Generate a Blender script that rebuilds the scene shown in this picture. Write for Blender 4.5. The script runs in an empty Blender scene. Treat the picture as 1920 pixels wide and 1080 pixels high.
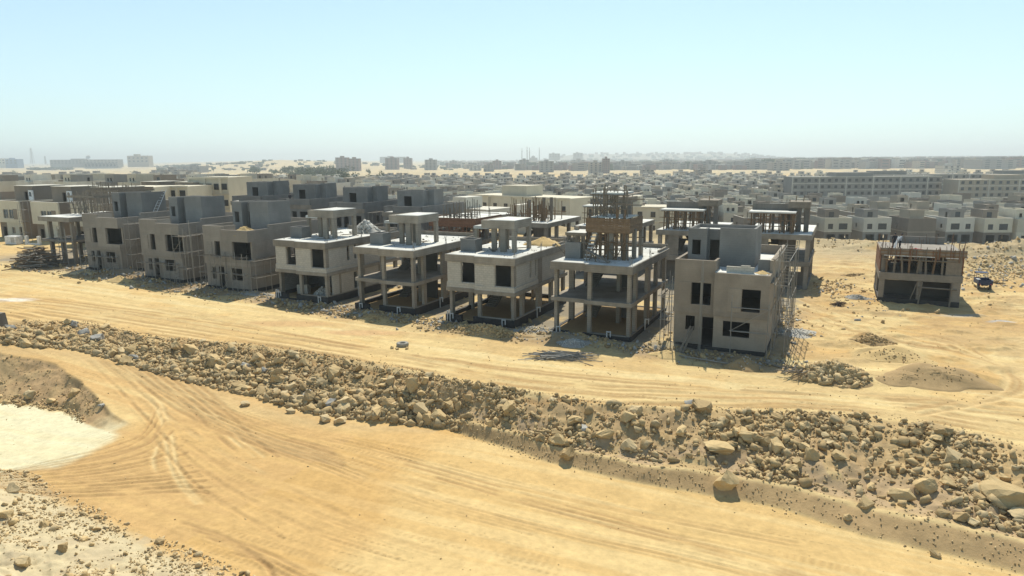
import bpy, bmesh, math, random
import numpy as np
from mathutils import Vector, Matrix

random.seed(7)
rng = np.random.default_rng(7)
SC = bpy.context.scene
COL = SC.collection

# ------------------------------------------------------------------ camera, sky, sun, exposure
F_PX, PITCH, ROLL, CAM_H = 1292.0, math.radians(10.66), math.radians(0.40), 15.58
_fw = np.array([0, math.cos(PITCH), -math.sin(PITCH)])
_r0 = np.array([1.0, 0, 0]); _u0 = np.cross(_r0, _fw)
_rt = math.cos(ROLL) * _r0 - math.sin(ROLL) * _u0
_up = math.sin(ROLL) * _r0 + math.cos(ROLL) * _u0
cd = bpy.data.cameras.new('camera'); cam = bpy.data.objects.new('camera', cd); COL.objects.link(cam)
cd.sensor_width = 36.0; cd.lens = F_PX / 1920 * 36.0; cd.clip_start = 0.5; cd.clip_end = 20000
M = Matrix(((_rt[0], _up[0], -_fw[0], 0), (_rt[1], _up[1], -_fw[1], 0), (_rt[2], _up[2], -_fw[2], CAM_H), (0, 0, 0, 1)))
cam.matrix_world = M
SC.camera = cam

SUN_EL, SUN_AZ = math.radians(55), math.radians(9.5)      # azimuth east of +Y
w = bpy.data.worlds.new('World'); SC.world = w; w.use_nodes = True
nt = w.node_tree; nt.nodes.clear()
sky = nt.nodes.new('ShaderNodeTexSky'); sky.sky_type = 'NISHITA'; sky.sun_disc = False
sky.sun_elevation = SUN_EL; sky.sun_rotation = SUN_AZ
sky.altitude = 0; sky.air_density = 1.0; sky.dust_density = 0.4; sky.ozone_density = 1.0
bg = nt.nodes.new('ShaderNodeBackground'); bg.inputs['Strength'].default_value = 0.12
wo = nt.nodes.new('ShaderNodeOutputWorld')
tint = nt.nodes.new('ShaderNodeMix'); tint.data_type = 'RGBA'; tcw = nt.nodes.new('ShaderNodeTexCoord'); sxyz = nt.nodes.new('ShaderNodeSeparateXYZ'); nt.links.new(tcw.outputs['Generated'], sxyz.inputs[0])
def wmath(op, a, b):                                   # dust veil, thickest at the horizon and thinning evenly upwards
    n = nt.nodes.new('ShaderNodeMath'); n.operation = op
    for k, v in enumerate((a, b)):
        if isinstance(v, float): n.inputs[k].default_value = v
        else: nt.links.new(v, n.inputs[k])
    return n.outputs[0]
veil = wmath('MULTIPLY', wmath('POWER', 2.718, wmath('MULTIPLY', wmath('MAXIMUM', sxyz.outputs[2], 0.0), -3.2)), 0.72)
nt.links.new(veil, tint.inputs[0])
tint.inputs[7].default_value = (5.35, 7.1, 7.6, 1)          # thin even veil of dust over the whole sky
mul = nt.nodes.new('ShaderNodeMix'); mul.data_type = 'RGBA'; mul.blend_type = 'MULTIPLY'; mul.inputs[0].default_value = 1.0; mul.inputs[7].default_value = (0.88, 1.01, 1.0, 1)
nt.links.new(sky.outputs[0], mul.inputs[6]); nt.links.new(mul.outputs[2], tint.inputs[6]); nt.links.new(tint.outputs[2], bg.inputs[0]); nt.links.new(bg.outputs[0], wo.inputs[0])
sd = bpy.data.lights.new('sun', 'SUN'); sun = bpy.data.objects.new('sun', sd); COL.objects.link(sun)
sd.energy = 5.0; sd.angle = math.radians(0.53); sd.color = (1.0, 0.95, 0.82)
_to = Vector((math.sin(SUN_AZ) * math.cos(SUN_EL), math.cos(SUN_AZ) * math.cos(SUN_EL), math.sin(SUN_EL)))
sun.rotation_euler = _to.to_track_quat('Z', 'Y').to_euler(); sun.location = (0, 0, 60)
SC.view_settings.view_transform = 'Standard'; SC.view_settings.look = 'None'
SC.view_settings.exposure = 0.2; SC.view_settings.gamma = 1.0; SC.view_settings.use_curve_mapping = False
SC.cycles.use_denoising = True
SC.cycles.max_bounces = 6; SC.cycles.diffuse_bounces = 4; SC.cycles.volume_bounces = 0


def G(x, y, z=0.0):
    """Survey of the photograph: pixel (1920 x 1080) to the point on the level plane z."""
    d = _fw * F_PX + _rt * (x - 960) - _up * (y - 540)
    t = (z - CAM_H) / d[2]
    return d[:2] * t


TH = -0.451                                             # yaw of the villa rows
UV_U = np.array([math.cos(TH), math.sin(TH)]); UV_V = np.array([-math.sin(TH), math.cos(TH)])
A0 = np.array([19.87, 52.37]); STEP = 10.93


def villa_xy(i, v=0.0, u=0.0):
    p = A0 - i * STEP * UV_U + v * UV_V + u * UV_U
    return float(p[0]), float(p[1])


# ------------------------------------------------------------------ numpy noise
_tab = rng.random((256, 256))


def vnoise(x, y):
    xi = np.floor(x).astype(np.int64); yi = np.floor(y).astype(np.int64)
    fx = x - xi; fy = y - yi
    fx = fx * fx * (3 - 2 * fx); fy = fy * fy * (3 - 2 * fy)
    a = _tab[xi & 255, yi & 255]; b = _tab[(xi + 1) & 255, yi & 255]
    c = _tab[xi & 255, (yi + 1) & 255]; d = _tab[(xi + 1) & 255, (yi + 1) & 255]
    return (a * (1 - fx) + b * fx) * (1 - fy) + (c * (1 - fx) + d * fx) * fy


def fbm(x, y, o=4):
    s = 0; a = 0.5; t = 0
    for k in range(o):
        s = s + a * vnoise(x + 17.3 * k, y + 9.1 * k); t += a; a *= 0.5; x = x * 2.03; y = y * 2.03
    return s / t


def sstep(a, b, x):
    t = np.clip((x - a) / (b - a), 0, 1)
    return t * t * (3 - 2 * t)


# ------------------------------------------------------------------ terrain
DA = np.array([0.92, -0.392]); DB = np.array([0.392, 0.92])


def ab(x, y):
    return x * DA[0] + y * DA[1], x * DB[0] + y * DB[1]


def zplat(i):
    raw = 0.028 * np.maximum(i, 0) + 0.043 * np.maximum(i - 1, 0) ** 2
    return raw / (1 + (raw / 2.4) ** 3) ** (1 / 3)


def iv(x, y):
    dx = x - A0[0]; dy = y - A0[1]
    return -(dx * UV_U[0] + dy * UV_U[1]) / STEP, dx * UV_V[0] + dy * UV_V[1]


_top = np.array([(-62, 66), (-47.3, 62.2), (-39.8, 62.0), (-30.2, 57.4), (-21.4, 55.7), (-15.4, 53.4), (-8.4, 49.7), (-2.3, 46.1), (4.8, 42.8),
                 (9.7, 41.1), (14.5, 40.6), (20.8, 40.0), (24.6, 38.0), (27.5, 34.8), (40, 29)])
_toe = np.array([(-62, 58), (-41.9, 54.7), (-35.8, 55.2), (-31.9, 53.6), (-26.1, 51.1), (-19.1, 48.6), (-13.7, 46.1), (-7.8, 44.6), (-4.8, 43.9),
                 (1.2, 39.1), (7.2, 36.2), (14.7, 32.5), (20.4, 28.5), (32, 22.5), (45, 16)])
_ta, _tb = ab(_top[:, 0], _top[:, 1]); _oa, _ob = ab(_toe[:, 0], _toe[:, 1])
_la = np.array([-75, -62, -56, -50, -44, -36.5, -30, 10, 30, 60]); _lz = np.array([2.2, 1.2, 0.4, -0.3, -0.9, -1.6, -2.1, -2.6, -3.0, -3.4])
_fe = np.array([G(x, y, z) for x, y, z in ((-120, 640, 1.2), (0, 668, .45), (60, 680, .0), (100, 692, -.3), (150, 722, -.7), (195, 765, -1.2), (235, 800, -1.5), (262, 838, -1.75))])
_ft = np.array([G(x, y, -1.8) for x, y in ((-120, 740), (0, 752), (60, 760), (100, 766), (160, 777), (205, 790), (240, 815), (262, 840))])
_fa, _fb = ab(_fe[:, 0], _fe[:, 1]); _ga, _gb = ab(_ft[:, 0], _ft[:, 1])
_bm = np.array([G(x, y, -2.2) for x, y in ((-200, 880), (0, 905), (60, 918), (110, 945), (160, 965), (230, 992), (300, 1018), (380, 1050), (460, 1085), (560, 1140))])
_FF = [0, .14, .18, .22, .30, .55, .85, 1.0]; _FZ = [0, .26, .31, .30, .30, .55, .9, 1.0]
BERM_A = ab(-4.8, 43.9)[0]
GBUMPS = []          # (x, y, radius_u, radius_v, height, yaw)


def poly_y(pts, x):
    o = np.argsort(pts[:, 0]); return np.interp(x, pts[o, 0], pts[o, 1])


def ground_parts(x, y):
    """height and the masks the colouring uses"""
    x = np.asarray(x, float); y = np.asarray(y, float)
    i, v = iv(x, y)
    a, b = ab(x, y)
    t = x / np.maximum(y, 5)
    zt = zplat(i)
    far = sstep(76, 116, v) * sstep(-.36, -.04, t)
    fl = sstep(150, 750, y) * (1 - sstep(-.36, -.04, t))
    zt = zt * (1 - far) * (1 - fl) + far * -8.6 + fl * -9.0
    # sand berm closing the site at the back
    zt = zt + 1.3 * np.exp(-((v - 77 - 2 * np.sin(i * 1.3)) / 2.6) ** 2) * sstep(-.03, .05, t) * (0.6 + 0.8 * fbm(x * .25, y * .25, 3))
    # far hills
    zt = zt + 22 * sstep(1400, 2300, y) * np.clip(1 - np.abs(t + .33) / .2, 0, 1) * (0.8 + .5 * fbm(x * .004, y * .002, 3))
    zt = zt + 50 * sstep(3600, 5200, y) * (sstep(.02, .1, t) * (1 - sstep(.3, .42, t)))
    zt = zt + 1.2 * (fbm(x * .01, y * .01, 3) - .5) * sstep(130, 400, y)
    nz = fbm(x * .45, y * .45, 4) - .5
    # bank between the upper and the lower road
    wob = 1.6 * (fbm(x * .22 + 40, y * .22, 3) - .5)
    bt = np.interp(a, _ta, _tb) + wob; bo = np.interp(a, _oa, _ob) + .7 * wob
    f = (b - bo) / (bt - bo)
    near = np.clip(f, 0, 1)
    k = sstep(BERM_A - 3, BERM_A + 3, a)
    prof = (1 - k) * (near ** 1.25 * .55 + .45 * sstep(0, 1, near)) + k * np.interp(near, _FF, _FZ)
    zl = np.interp(a, _la, _lz)
    z = zl + (zt - zl) * prof
    inb = sstep(0, .1, near) * (1 - sstep(.85, 1.0, near)) * (y < 90)
    z = z + inb * (nz * 0.9 + .35 * (fbm(x * 1.3, y * 1.3, 3) - .5)) * (1 - .7 * k * (near < .3))
    # slope below the lower road down to the pale yard
    fe = np.interp(a, _fa, _fb) + .9 * wob; ft = np.minimum(np.interp(a, _ga, _gb), fe - 1.5) + .5 * nz
    g = np.clip((fe - b) / (fe - ft), 0, 1) * (a < _fa[-1])
    fs = np.clip(g, 0, 1) ** .85 * (1 - sstep(-43, -38, a))
    z = z + (np.minimum(z, -1.8) - z) * fs
    ing = sstep(0, .15, g) * (1 - sstep(.8, 1, g)) * (1 - sstep(-44, -38, a))
    z = z + ing * (nz * .8 + .3 * (fbm(x * 1.2, y * 1.2, 3) - .5))
    # rubble mound at the near corner
    dm = (poly_y(_bm, x) - y) * .8
    mm = sstep(0, 5.5, dm) * (x < 0)
    z = z + mm * (1.1 + 1.6 * nz + .5 * (fbm(x * 1.7, y * 1.7, 3) - .5)) * (dm > 0)
    for (cx, cy, ru, rv, h, yaw) in GBUMPS:
        dx = x - cx; dy = y - cy; c, s = math.cos(yaw), math.sin(yaw)
        q = ((dx * c + dy * s) / ru) ** 2 + ((-dx * s + dy * c) / rv) ** 2
        z = z + h * np.exp(-q * 1.6) * (0.75 + .5 * fbm(x * .7, y * .7, 3))
    # general unevenness of the upper site
    z = z + .16 * nz * sstep(1.0, 1.15, f) * (y < 140)
    dug = sstep(.3, -.6, i) * sstep(-1, 4, v) * (y < 135) + .6 * sstep(-3, -1, v) * (1 - sstep(0, 2, v)) * (i > -.5) * (i < 9)
    z = z + dug * .42 * np.maximum(fbm(x * .5 + 31, y * .8, 4) - .5, 0) * 2
    return z, dict(i=i, v=v, a=a, b=b, f=f, k=k, g=g, ing=ing, fs=fs, dm=dm, mm=mm, inb=inb, far=far, t=t, nz=nz)


for px, py, ru, rv, h, yaw in ((1755, 712, 4.2, 1.7, 1.15, -.2), (1670, 668, 3.6, 1.5, .8, -.1), (1640, 640, 2.4, 1.2, .6, 0), (1555, 708, 3.4, 1.5, .9, -.2),
                               (1850, 500, 9, 3.5, 1.3, .2), (1900, 480, 8, 3, 1.8, 0), (1590, 470, 7, 2, .6, 0), (1430, 640, 3, 2, .35, 0), (1790, 480, 5, 2, 1.0, .2),
                               (1250, 650, 2.6, 1.4, .5, 0), (235, 535, 3, 1.6, .7, 0), (880, 625, 4.5, 1.4, .55, -.4), (710, 600, 3, 1.5, .4, -.4), (1080, 640, 4, 1.5, .5, -.4)):
    p = G(px, py, 0.0); GBUMPS.append((p[0], p[1], ru, rv, h, yaw))


def gz(x, y):
    return float(ground_parts(np.array([x]), np.array([y]))[0][0])


def on_ground(px, py, z=0.0):
    """where the pixel's sight line meets the terrain"""
    d = _fw * F_PX + _rt * (px - 960) - _up * (py - 540)
    d = d / np.linalg.norm(d); s = 20.0
    ss = np.concatenate([np.arange(24, 260, .25), np.arange(260, 6000, 4)])
    P = d[None, :] * ss[:, None]; zz, _ = ground_parts(P[:, 0], P[:, 1])
    hit = np.nonzero(P[:, 2] + CAM_H < zz)[0]
    k = hit[0] if len(hit) else len(ss) - 1
    return float(P[k, 0]), float(P[k, 1]), float(zz[k])


def seg_dist(x, y, pts):
    d = np.full(x.shape, 1e9)
    for (x0, y0), (x1, y1) in zip(pts[:-1], pts[1:]):
        vx, vy = x1 - x0, y1 - y0; L = vx * vx + vy * vy + 1e-9
        t = np.clip(((x - x0) * vx + (y - y0) * vy) / L, 0, 1)
        d = np.minimum(d, np.hypot(x - x0 - t * vx, y - y0 - t * vy))
    return d


def smooth_line(pts, n=5):
    pts = np.array(pts, float); out = []
    P = np.vstack([2 * pts[0] - pts[1], pts, 2 * pts[-1] - pts[-2]])
    for k in range(1, len(P) - 2):
        for s in np.linspace(0, 1, n, endpoint=False):
            p0, p1, p2, p3 = P[k - 1:k + 3]
            out.append(.5 * (2 * p1 + (p2 - p0) * s + (2 * p0 - 5 * p1 + 4 * p2 - p3) * s * s + (3 * p1 - p0 - 3 * p2 + p3) * s ** 3))
    out.append(P[-2]); return np.array(out)


def in_poly(x, y, pts):
    c = np.zeros(x.shape, bool)
    for (x0, y0), (x1, y1) in zip(pts, np.roll(pts, -1, 0)):
        cond = ((y0 > y) != (y1 > y)) & (x < (x1 - x0) * (y - y0) / (y1 - y0 + 1e-12) + x0)
        c ^= cond
    return c


# ------------------------------------------------------------------ materials
def nodes(name):
    m = bpy.data.materials.new(name); m.use_nodes = True
    t = m.node_tree; b = t.nodes['Principled BSDF']
    return m, t, b


def N(t, kind, **kw):
    n = t.nodes.new(kind)
    for k, v in kw.items():
        if k.startswith('_'): setattr(n, k[1:], v)
        else: n.inputs[k.replace('_', ' ')].default_value = v
    return n


def mix_rgb(t, fac, a, b, mode='MIX'):
    n = t.nodes.new('ShaderNodeMix'); n.data_type = 'RGBA'; n.blend_type = mode
    for s, v in ((0, fac), (6, a), (7, b)):
        if hasattr(v, 'links') or hasattr(v, 'is_linked'): t.links.new(v, n.inputs[s])
        elif s == 0: n.inputs[0].default_value = v
        else: n.inputs[s].default_value = (*v, 1)
    return n.outputs[2]


def ramp(t, src, p0, p1):
    n = t.nodes.new('ShaderNodeMapRange'); t.links.new(src, n.inputs[0]); n.inputs[1].default_value = p0; n.inputs[2].default_value = p1
    return n.outputs[0]


def mottled(name, c1, c2, scale=1.2, rough=.9, bump=.25, streak=0.0, fine=9.0, bdist=.03, c3=None, spec=.2, board=0.0):
    m, t, b = nodes(name)
    tc = t.nodes.new('ShaderNodeTexCoord')
    n1 = N(t, 'ShaderNodeTexNoise', Scale=scale, Detail=6.0, Roughness=.6); t.links.new(tc.outputs['Object'], n1.inputs['Vector'])
    n2 = N(t, 'ShaderNodeTexNoise', Scale=fine, Detail=5.0, Roughness=.65); t.links.new(tc.outputs['Object'], n2.inputs['Vector'])
    c = mix_rgb(t, ramp(t, n1.outputs['Fac'], .32, .68), c1, c2)
    if board:
        wv = N(t, 'ShaderNodeTexWave', Scale=1.6, Distortion=1.5, Detail=2.0); wv.bands_direction = 'Z'; t.links.new(tc.outputs['Object'], wv.inputs['Vector'])
        fb = t.nodes.new('ShaderNodeMath'); fb.operation = 'MULTIPLY'; t.links.new(ramp(t, wv.outputs['Fac'], .75, 1.0), fb.inputs[0]); fb.inputs[1].default_value = board
        c = mix_rgb(t, fb.outputs[0], c, tuple(v * .55 for v in c1))
        n5 = N(t, 'ShaderNodeTexNoise', Scale=.35, Detail=3.0); t.links.new(tc.outputs['Object'], n5.inputs['Vector'])
        f5 = t.nodes.new('ShaderNodeMath'); f5.operation = 'MULTIPLY'; t.links.new(ramp(t, n5.outputs['Fac'], .5, .62), f5.inputs[0]); f5.inputs[1].default_value = .4
        c = mix_rgb(t, f5.outputs[0], c, tuple(v * 1.22 for v in c1))
    if streak:
        mp = t.nodes.new('ShaderNodeMapping'); mp.inputs['Scale'].default_value = (3, 3, .25); t.links.new(tc.outputs['Object'], mp.inputs[0])
        n3 = N(t, 'ShaderNodeTexNoise', Scale=1.6, Detail=4.0); t.links.new(mp.outputs[0], n3.inputs['Vector'])
        s = t.nodes.new('ShaderNodeMath'); s.operation = 'MULTIPLY'; t.links.new(ramp(t, n3.outputs['Fac'], .5, .72), s.inputs[0]); s.inputs[1].default_value = streak
        c = mix_rgb(t, s.outputs[0], c, c3 or tuple(v * .6 for v in c1))
    f = t.nodes.new('ShaderNodeMath'); f.operation = 'MULTIPLY'; t.links.new(ramp(t, n2.outputs['Fac'], .3, .7), f.inputs[0]); f.inputs[1].default_value = .35
    c = mix_rgb(t, f.outputs[0], c, tuple(v * .62 for v in c1), 'MIX')
    # slight tone change from object to object
    oi = t.nodes.new('ShaderNodeObjectInfo'); hv = t.nodes.new('ShaderNodeHueSaturation'); t.links.new(c, hv.inputs['Color'])
    r = t.nodes.new('ShaderNodeMapRange'); t.links.new(oi.outputs['Random'], r.inputs[0]); r.inputs[3].default_value = .88; r.inputs[4].default_value = 1.12
    t.links.new(r.outputs[0], hv.inputs['Value'])
    t.links.new(hv.outputs[0], b.inputs['Base Color'])
    b.inputs['Roughness'].default_value = rough; b.inputs['Specular IOR Level'].default_value = spec
    if bump:
        bp = t.nodes.new('ShaderNodeBump'); bp.inputs['Strength'].default_value = bump; bp.inputs['Distance'].default_value = bdist
        t.links.new(n2.outputs['Fac'], bp.inputs['Height']); t.links.new(bp.outputs[0], b.inputs['Normal'])
    return m


def blockwork(name, c1, c2, mortar, bw=.42, bh=.21):
    m, t, b = nodes(name)
    tc = t.nodes.new('ShaderNodeTexCoord'); sp = t.nodes.new('ShaderNodeSeparateXYZ'); t.links.new(tc.outputs['Object'], sp.inputs[0])
    ad = t.nodes.new('ShaderNodeMath'); ad.operation = 'ADD'; t.links.new(sp.outputs[0], ad.inputs[0]); t.links.new(sp.outputs[1], ad.inputs[1])
    cb = t.nodes.new('ShaderNodeCombineXYZ'); t.links.new(ad.outputs[0], cb.inputs[0]); t.links.new(sp.outputs[2], cb.inputs[1])
    br = N(t, 'ShaderNodeTexBrick', Scale=1.0, Mortar_Size=.018, Brick_Width=bw, Row_Height=bh, Bias=0.0)
    br.inputs['Color1'].default_value = (*c1, 1); br.inputs['Color2'].default_value = (*c2, 1); br.inputs['Mortar'].default_value = (*mortar, 1)
    t.links.new(cb.outputs[0], br.inputs['Vector'])
    n2 = N(t, 'ShaderNodeTexNoise', Scale=2.2, Detail=6.0); t.links.new(tc.outputs['Object'], n2.inputs['Vector'])
    f = t.nodes.new('ShaderNodeMath'); f.operation = 'MULTIPLY'; t.links.new(ramp(t, n2.outputs['Fac'], .4, .75), f.inputs[0]); f.inputs[1].default_value = .5
    c = mix_rgb(t, f.outputs[0], br.outputs['Color'], tuple(v * .7 for v in c1))
    t.links.new(c, b.inputs['Base Color']); b.inputs['Roughness'].default_value = .95; b.inputs['Specular IOR Level'].default_value = .15
    bp = t.nodes.new('ShaderNodeBump'); bp.inputs['Strength'].default_value = .5; bp.inputs['Distance'].default_value = .02; bp.invert = True
    t.links.new(br.outputs['Fac'], bp.inputs['Height']); t.links.new(bp.outputs[0], b.inputs['Normal'])
    return m


def plain(name, c, rough=.6, metal=0.0, spec=.4):
    m, t, b = nodes(name)
    tc = t.nodes.new('ShaderNodeTexCoord')
    n1 = N(t, 'ShaderNodeTexNoise', Scale=3.0, Detail=5.0); t.links.new(tc.outputs['Object'], n1.inputs['Vector'])
    c2 = mix_rgb(t, ramp(t, n1.outputs['Fac'], .35, .7), c, tuple(v * .72 for v in c))
    t.links.new(c2, b.inputs['Base Color']); b.inputs['Roughness'].default_value = rough; b.inputs['Metallic'].default_value = metal
    b.inputs['Specular IOR Level'].default_value = spec
    return m


MT = {}
MT['concrete'] = mottled('raw_concrete', (.335, .29, .23), (.215, .185, .145), .8, .92, .3, .3, board=.5)
MT['concrete_dark'] = mottled('stained_concrete', (.23, .205, .17), (.17, .15, .125), 1.0, .92, .3, .6)
MT['plaster'] = mottled('grey_cement_plaster', (.32, .285, .24), (.235, .205, .17), .7, .93, .2, .18, c3=(.17, .155, .13), board=.25)
MT['plaster_cool'] = mottled('blue_grey_cement_plaster', (.235, .225, .205), (.18, .172, .157), .6, .93, .2, .2, c3=(.15, .15, .145), board=.2)
MT['plaster_tan'] = mottled('tan_cement_plaster', (.325, .275, .215), (.245, .205, .16), .6, .93, .2, .15, board=.12)
MT['block'] = blockwork('white_limestone_block', (.52, .475, .40), (.47, .43, .36), (.39, .355, .295))
MT['block_grey'] = blockwork('grey_cement_block', (.26, .25, .23), (.21, .20, .185), (.16, .15, .13))
MT['painted_shade'] = mottled('block_in_painted_shade', (.12, .11, .095), (.09, .083, .07), 1.0, .95, .2)  # block darkened so that room shade is painted into its colour
MT['screed'] = mottled('pale_roof_screed', (.72, .71, .65), (.46, .44, .39), .5, .95, .2, 0, c3=None)
MT['bitumen'] = mottled('black_bitumen', (.035, .033, .032), (.06, .055, .05), 2, .7, .2)
MT['timber'] = mottled('weathered_formwork_timber', (.25, .165, .095), (.18, .115, .065), 3, .85, .25, .4)
MT['timber_red'] = mottled('reddish_formwork_timber', (.27, .135, .075), (.19, .09, .05), 3, .85, .25, .4)
MT['timber_grey'] = mottled('grey_sun_bleached_timber', (.27, .225, .17), (.18, .15, .115), 3, .85, .25, .3)
MT['steel'] = mottled('dusty_scaffold_steel', (.34, .315, .27), (.22, .195, .16), 4, .7, .1)
MT['rebar'] = plain('rusty_reinforcing_bar', (.20, .12, .075), .85)
MT['rebar_grey'] = plain('grey_reinforcing_bar', (.27, .255, .225), .7)
MT['pvc'] = plain('pale_plastic_pipe', (.62, .60, .56), .5)
MT['rock'] = mottled('tan_limestone', (.58, .425, .215), (.48, .34, .165), 1.6, .95, .5, 0, 7, .05)
MT['rock_pale'] = mottled('cream_limestone', (.57, .44, .25), (.48, .355, .185), 1.6, .95, .5, 0, 7, .05)
MT['rock_brown'] = mottled('brown_limestone', (.49, .35, .175), (.40, .28, .135), 1.6, .95, .5, 0, 7, .05)
MT['rock_grey'] = mottled('broken_grey_concrete', (.42, .40, .35), (.34, .315, .27), 1.6, .95, .5, 0, 7, .05)
MT['sand'] = mottled('heaped_yellow_sand', (.52, .375, .175), (.45, .315, .14), 1.5, .97, .4, 0, 12)
MT['sand_brown'] = mottled('heaped_brown_sand', (.40, .275, .135), (.33, .225, .11), 1.5, .97, .4, 0, 12)
MT['cream'] = mottled('cream_render', (.63, .57, .44), (.54, .485, .37), .5, .9, .05, .2)
MT['white'] = mottled('white_render', (.64, .60, .505), (.55, .515, .43), .5, .9, .05, .2)
MT['brown'] = mottled('brown_grey_render', (.255, .212, .165), (.215, .178, .138), .5, .9, .05, .2)
MT['grey'] = mottled('mid_grey_render', (.29, .27, .235), (.245, .225, .195), .5, .9, .05, .2)
MT['tanr'] = mottled('sand_coloured_render', (.42, .355, .265), (.36, .30, .22), .5, .9, .05, .2)
MT['brick'] = mottled('red_brown_brick', (.24, .135, .105), (.19, .105, .085), .4, .9, .05, .2)
MT['farblue'] = plain('blue_clad_wall', (.16, .24, .36), .6)
MT['glass'] = plain('dark_window_glass', (.025, .03, .035), .15, 0, .5)
MT['frame'] = plain('grey_window_frame', (.45, .43, .39), .5)
MT['rubber'] = plain('dusty_rubber', (.10, .095, .085), .9)
MT['blue'] = plain('navy_blue_paint', (.012, .028, .085), .55)
MT['dark'] = plain('dark_cloth', (.02, .02, .028), .9)
MT['lightcloth'] = plain('pale_blue_cloth', (.40, .43, .46), .9)
MT['skin'] = plain('brown_skin', (.20, .11, .07), .6)
MT['whitepaint'] = plain('white_paint', (.74, .73, .70), .5)
MT['red'] = plain('red_plastic', (.55, .06, .05), .6)
MT['teal'] = plain('teal_sheet', (.05, .30, .25), .6)
MT['leaf'] = mottled('dusty_green_leaves', (.075, .105, .035), (.045, .07, .022), 3, .8, 0)
MT['bark'] = mottled('brown_bark', (.12, .085, .06), (.08, .06, .04), 3, .9, .2)


# ------------------------------------------------------------------ mesh building
class MB:
    def __init__(s): s.v = []; s.f = []

    def add(s, vs, fs):
        o = len(s.v); s.v.extend(vs); s.f.extend(tuple(i + o for i in q) for q in fs); return s

    def box(s, x0, x1, y0, y1, z0, z1):
        return s.add([(x0, y0, z0), (x1, y0, z0), (x1, y1, z0), (x0, y1, z0), (x0, y0, z1), (x1, y0, z1), (x1, y1, z1), (x0, y1, z1)],
                     [(3, 2, 1, 0), (4, 5, 6, 7), (0, 1, 5, 4), (1, 2, 6, 5), (2, 3, 7, 6), (3, 0, 4, 7)])

    def bar(s, p0, p1, w, h=None):
        """square bar between two points"""
        h = h or w; p0 = Vector(p0); p1 = Vector(p1); d = (p1 - p0).normalized()
        a = d.cross(Vector((0, 0, 1)));
        if a.length < 1e-3: a = Vector((1, 0, 0))
        a.normalize(); b = a.cross(d).normalized(); a *= w / 2; b *= h / 2
        vs = [tuple(p + sa * a + sb * b) for p in (p0, p1) for sa, sb in ((-1, -1), (1, -1), (1, 1), (-1, 1))]
        return s.add(vs, [(3, 2, 1, 0), (4, 5, 6, 7), (0, 1, 5, 4), (1, 2, 6, 5), (2, 3, 7, 6), (3, 0, 4, 7)])

    def tube(s, p0, p1, r, n=8, r1=None, cap=True):
        p0 = Vector(p0); p1 = Vector(p1); d = (p1 - p0).normalized(); r1 = r if r1 is None else r1
        a = d.cross(Vector((0, 0, 1)));
        if a.length < 1e-3: a = Vector((1, 0, 0))
        a.normalize(); b = a.cross(d).normalized()
        vs = [tuple(p + rr * (math.cos(2 * math.pi * k / n) * a + math.sin(2 * math.pi * k / n) * b)) for p, rr in ((p0, r), (p1, r1)) for k in range(n)]
        fs = [(k, (k + 1) % n, n + (k + 1) % n, n + k) for k in range(n)]
        if cap: fs += [tuple(range(n - 1, -1, -1)), tuple(range(n, 2 * n))]
        return s.add(vs, fs)

    def wall_u(s, u0, u1, v0, v1, z0, z1, ops=()):
        """wall running along u with rectangular openings (u0,u1,z0,z1)"""
        c = u0
        for (a, b, c0, c1) in sorted(ops):
            if a > c: s.box(c, a, v0, v1, z0, z1)
            if c0 > z0: s.box(a, b, v0, v1, z0, c0)
            if c1 < z1: s.box(a, b, v0, v1, c1, z1)
            c = b
        if c < u1: s.box(c, u1, v0, v1, z0, z1)
        return s

    def wall_v(s, v0, v1, u0, u1, z0, z1, ops=()):
        c = v0
        for (a, b, c0, c1) in sorted(ops):
            if a > c: s.box(u0, u1, c, a, z0, z1)
            if c0 > z0: s.box(u0, u1, a, b, z0, c0)
            if c1 < z1: s.box(u0, u1, a, b, c1, z1)
            c = b
        if c < v1: s.box(u0, u1, c, v1, z0, z1)
        return s

    def mesh(s, name, mat):
        me = bpy.data.meshes.new(name); me.from_pydata(s.v, [], s.f); me.materials.append(MT[mat] if isinstance(mat, str) else mat); me.update()
        return me

    def build(s, name, mat, parent=None, label=None):
        if not s.v: return None
        o = bpy.data.objects.new(name, s.mesh(name, mat)); COL.objects.link(o)
        if parent is not None: o.parent = parent
        if label: o['label'] = label
        return o


def tag(o, label, cat, group=None, kind=None):
    o['label'] = label; o['category'] = cat
    if group: o['group'] = group
    if kind: o['kind'] = kind
    return o


def thing(name, loc, rz, label, cat, group=None):
    o = bpy.data.objects.new(name, None); COL.objects.link(o); o.empty_display_size = .3
    o.location = loc; o.rotation_euler = (0, 0, rz)
    return tag(o, label, cat, group)


def child(name, me, parent, loc=(0, 0, 0), rot=(0, 0, 0), sc=(1, 1, 1)):
    o = bpy.data.objects.new(name, me); COL.objects.link(o); o.parent = parent
    o.location = loc; o.rotation_euler = rot; o.scale = sc
    return o


_unit = {}


def unit_bar(mat, n=4):
    k = (mat, n)
    if k not in _unit:
        _unit[k] = MB().tube((0, 0, 0), (0, 0, 1), .5, n).mesh('bar', mat)
    return _unit[k]


def stick(name, parent, p0, p1, d, mat, n=4):
    """one straight pole as its own object, sharing one unit mesh"""
    p0 = Vector(p0); p1 = Vector(p1); v = p1 - p0
    o = bpy.data.objects.new(name, unit_bar(mat, n)); COL.objects.link(o); o.parent = parent
    o.location = p0; o.rotation_mode = 'QUATERNION'; o.rotation_quaternion = Vector((0, 0, 1)).rotation_difference(v.normalized())
    o.scale = (d, d, v.length)
    return o
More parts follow.
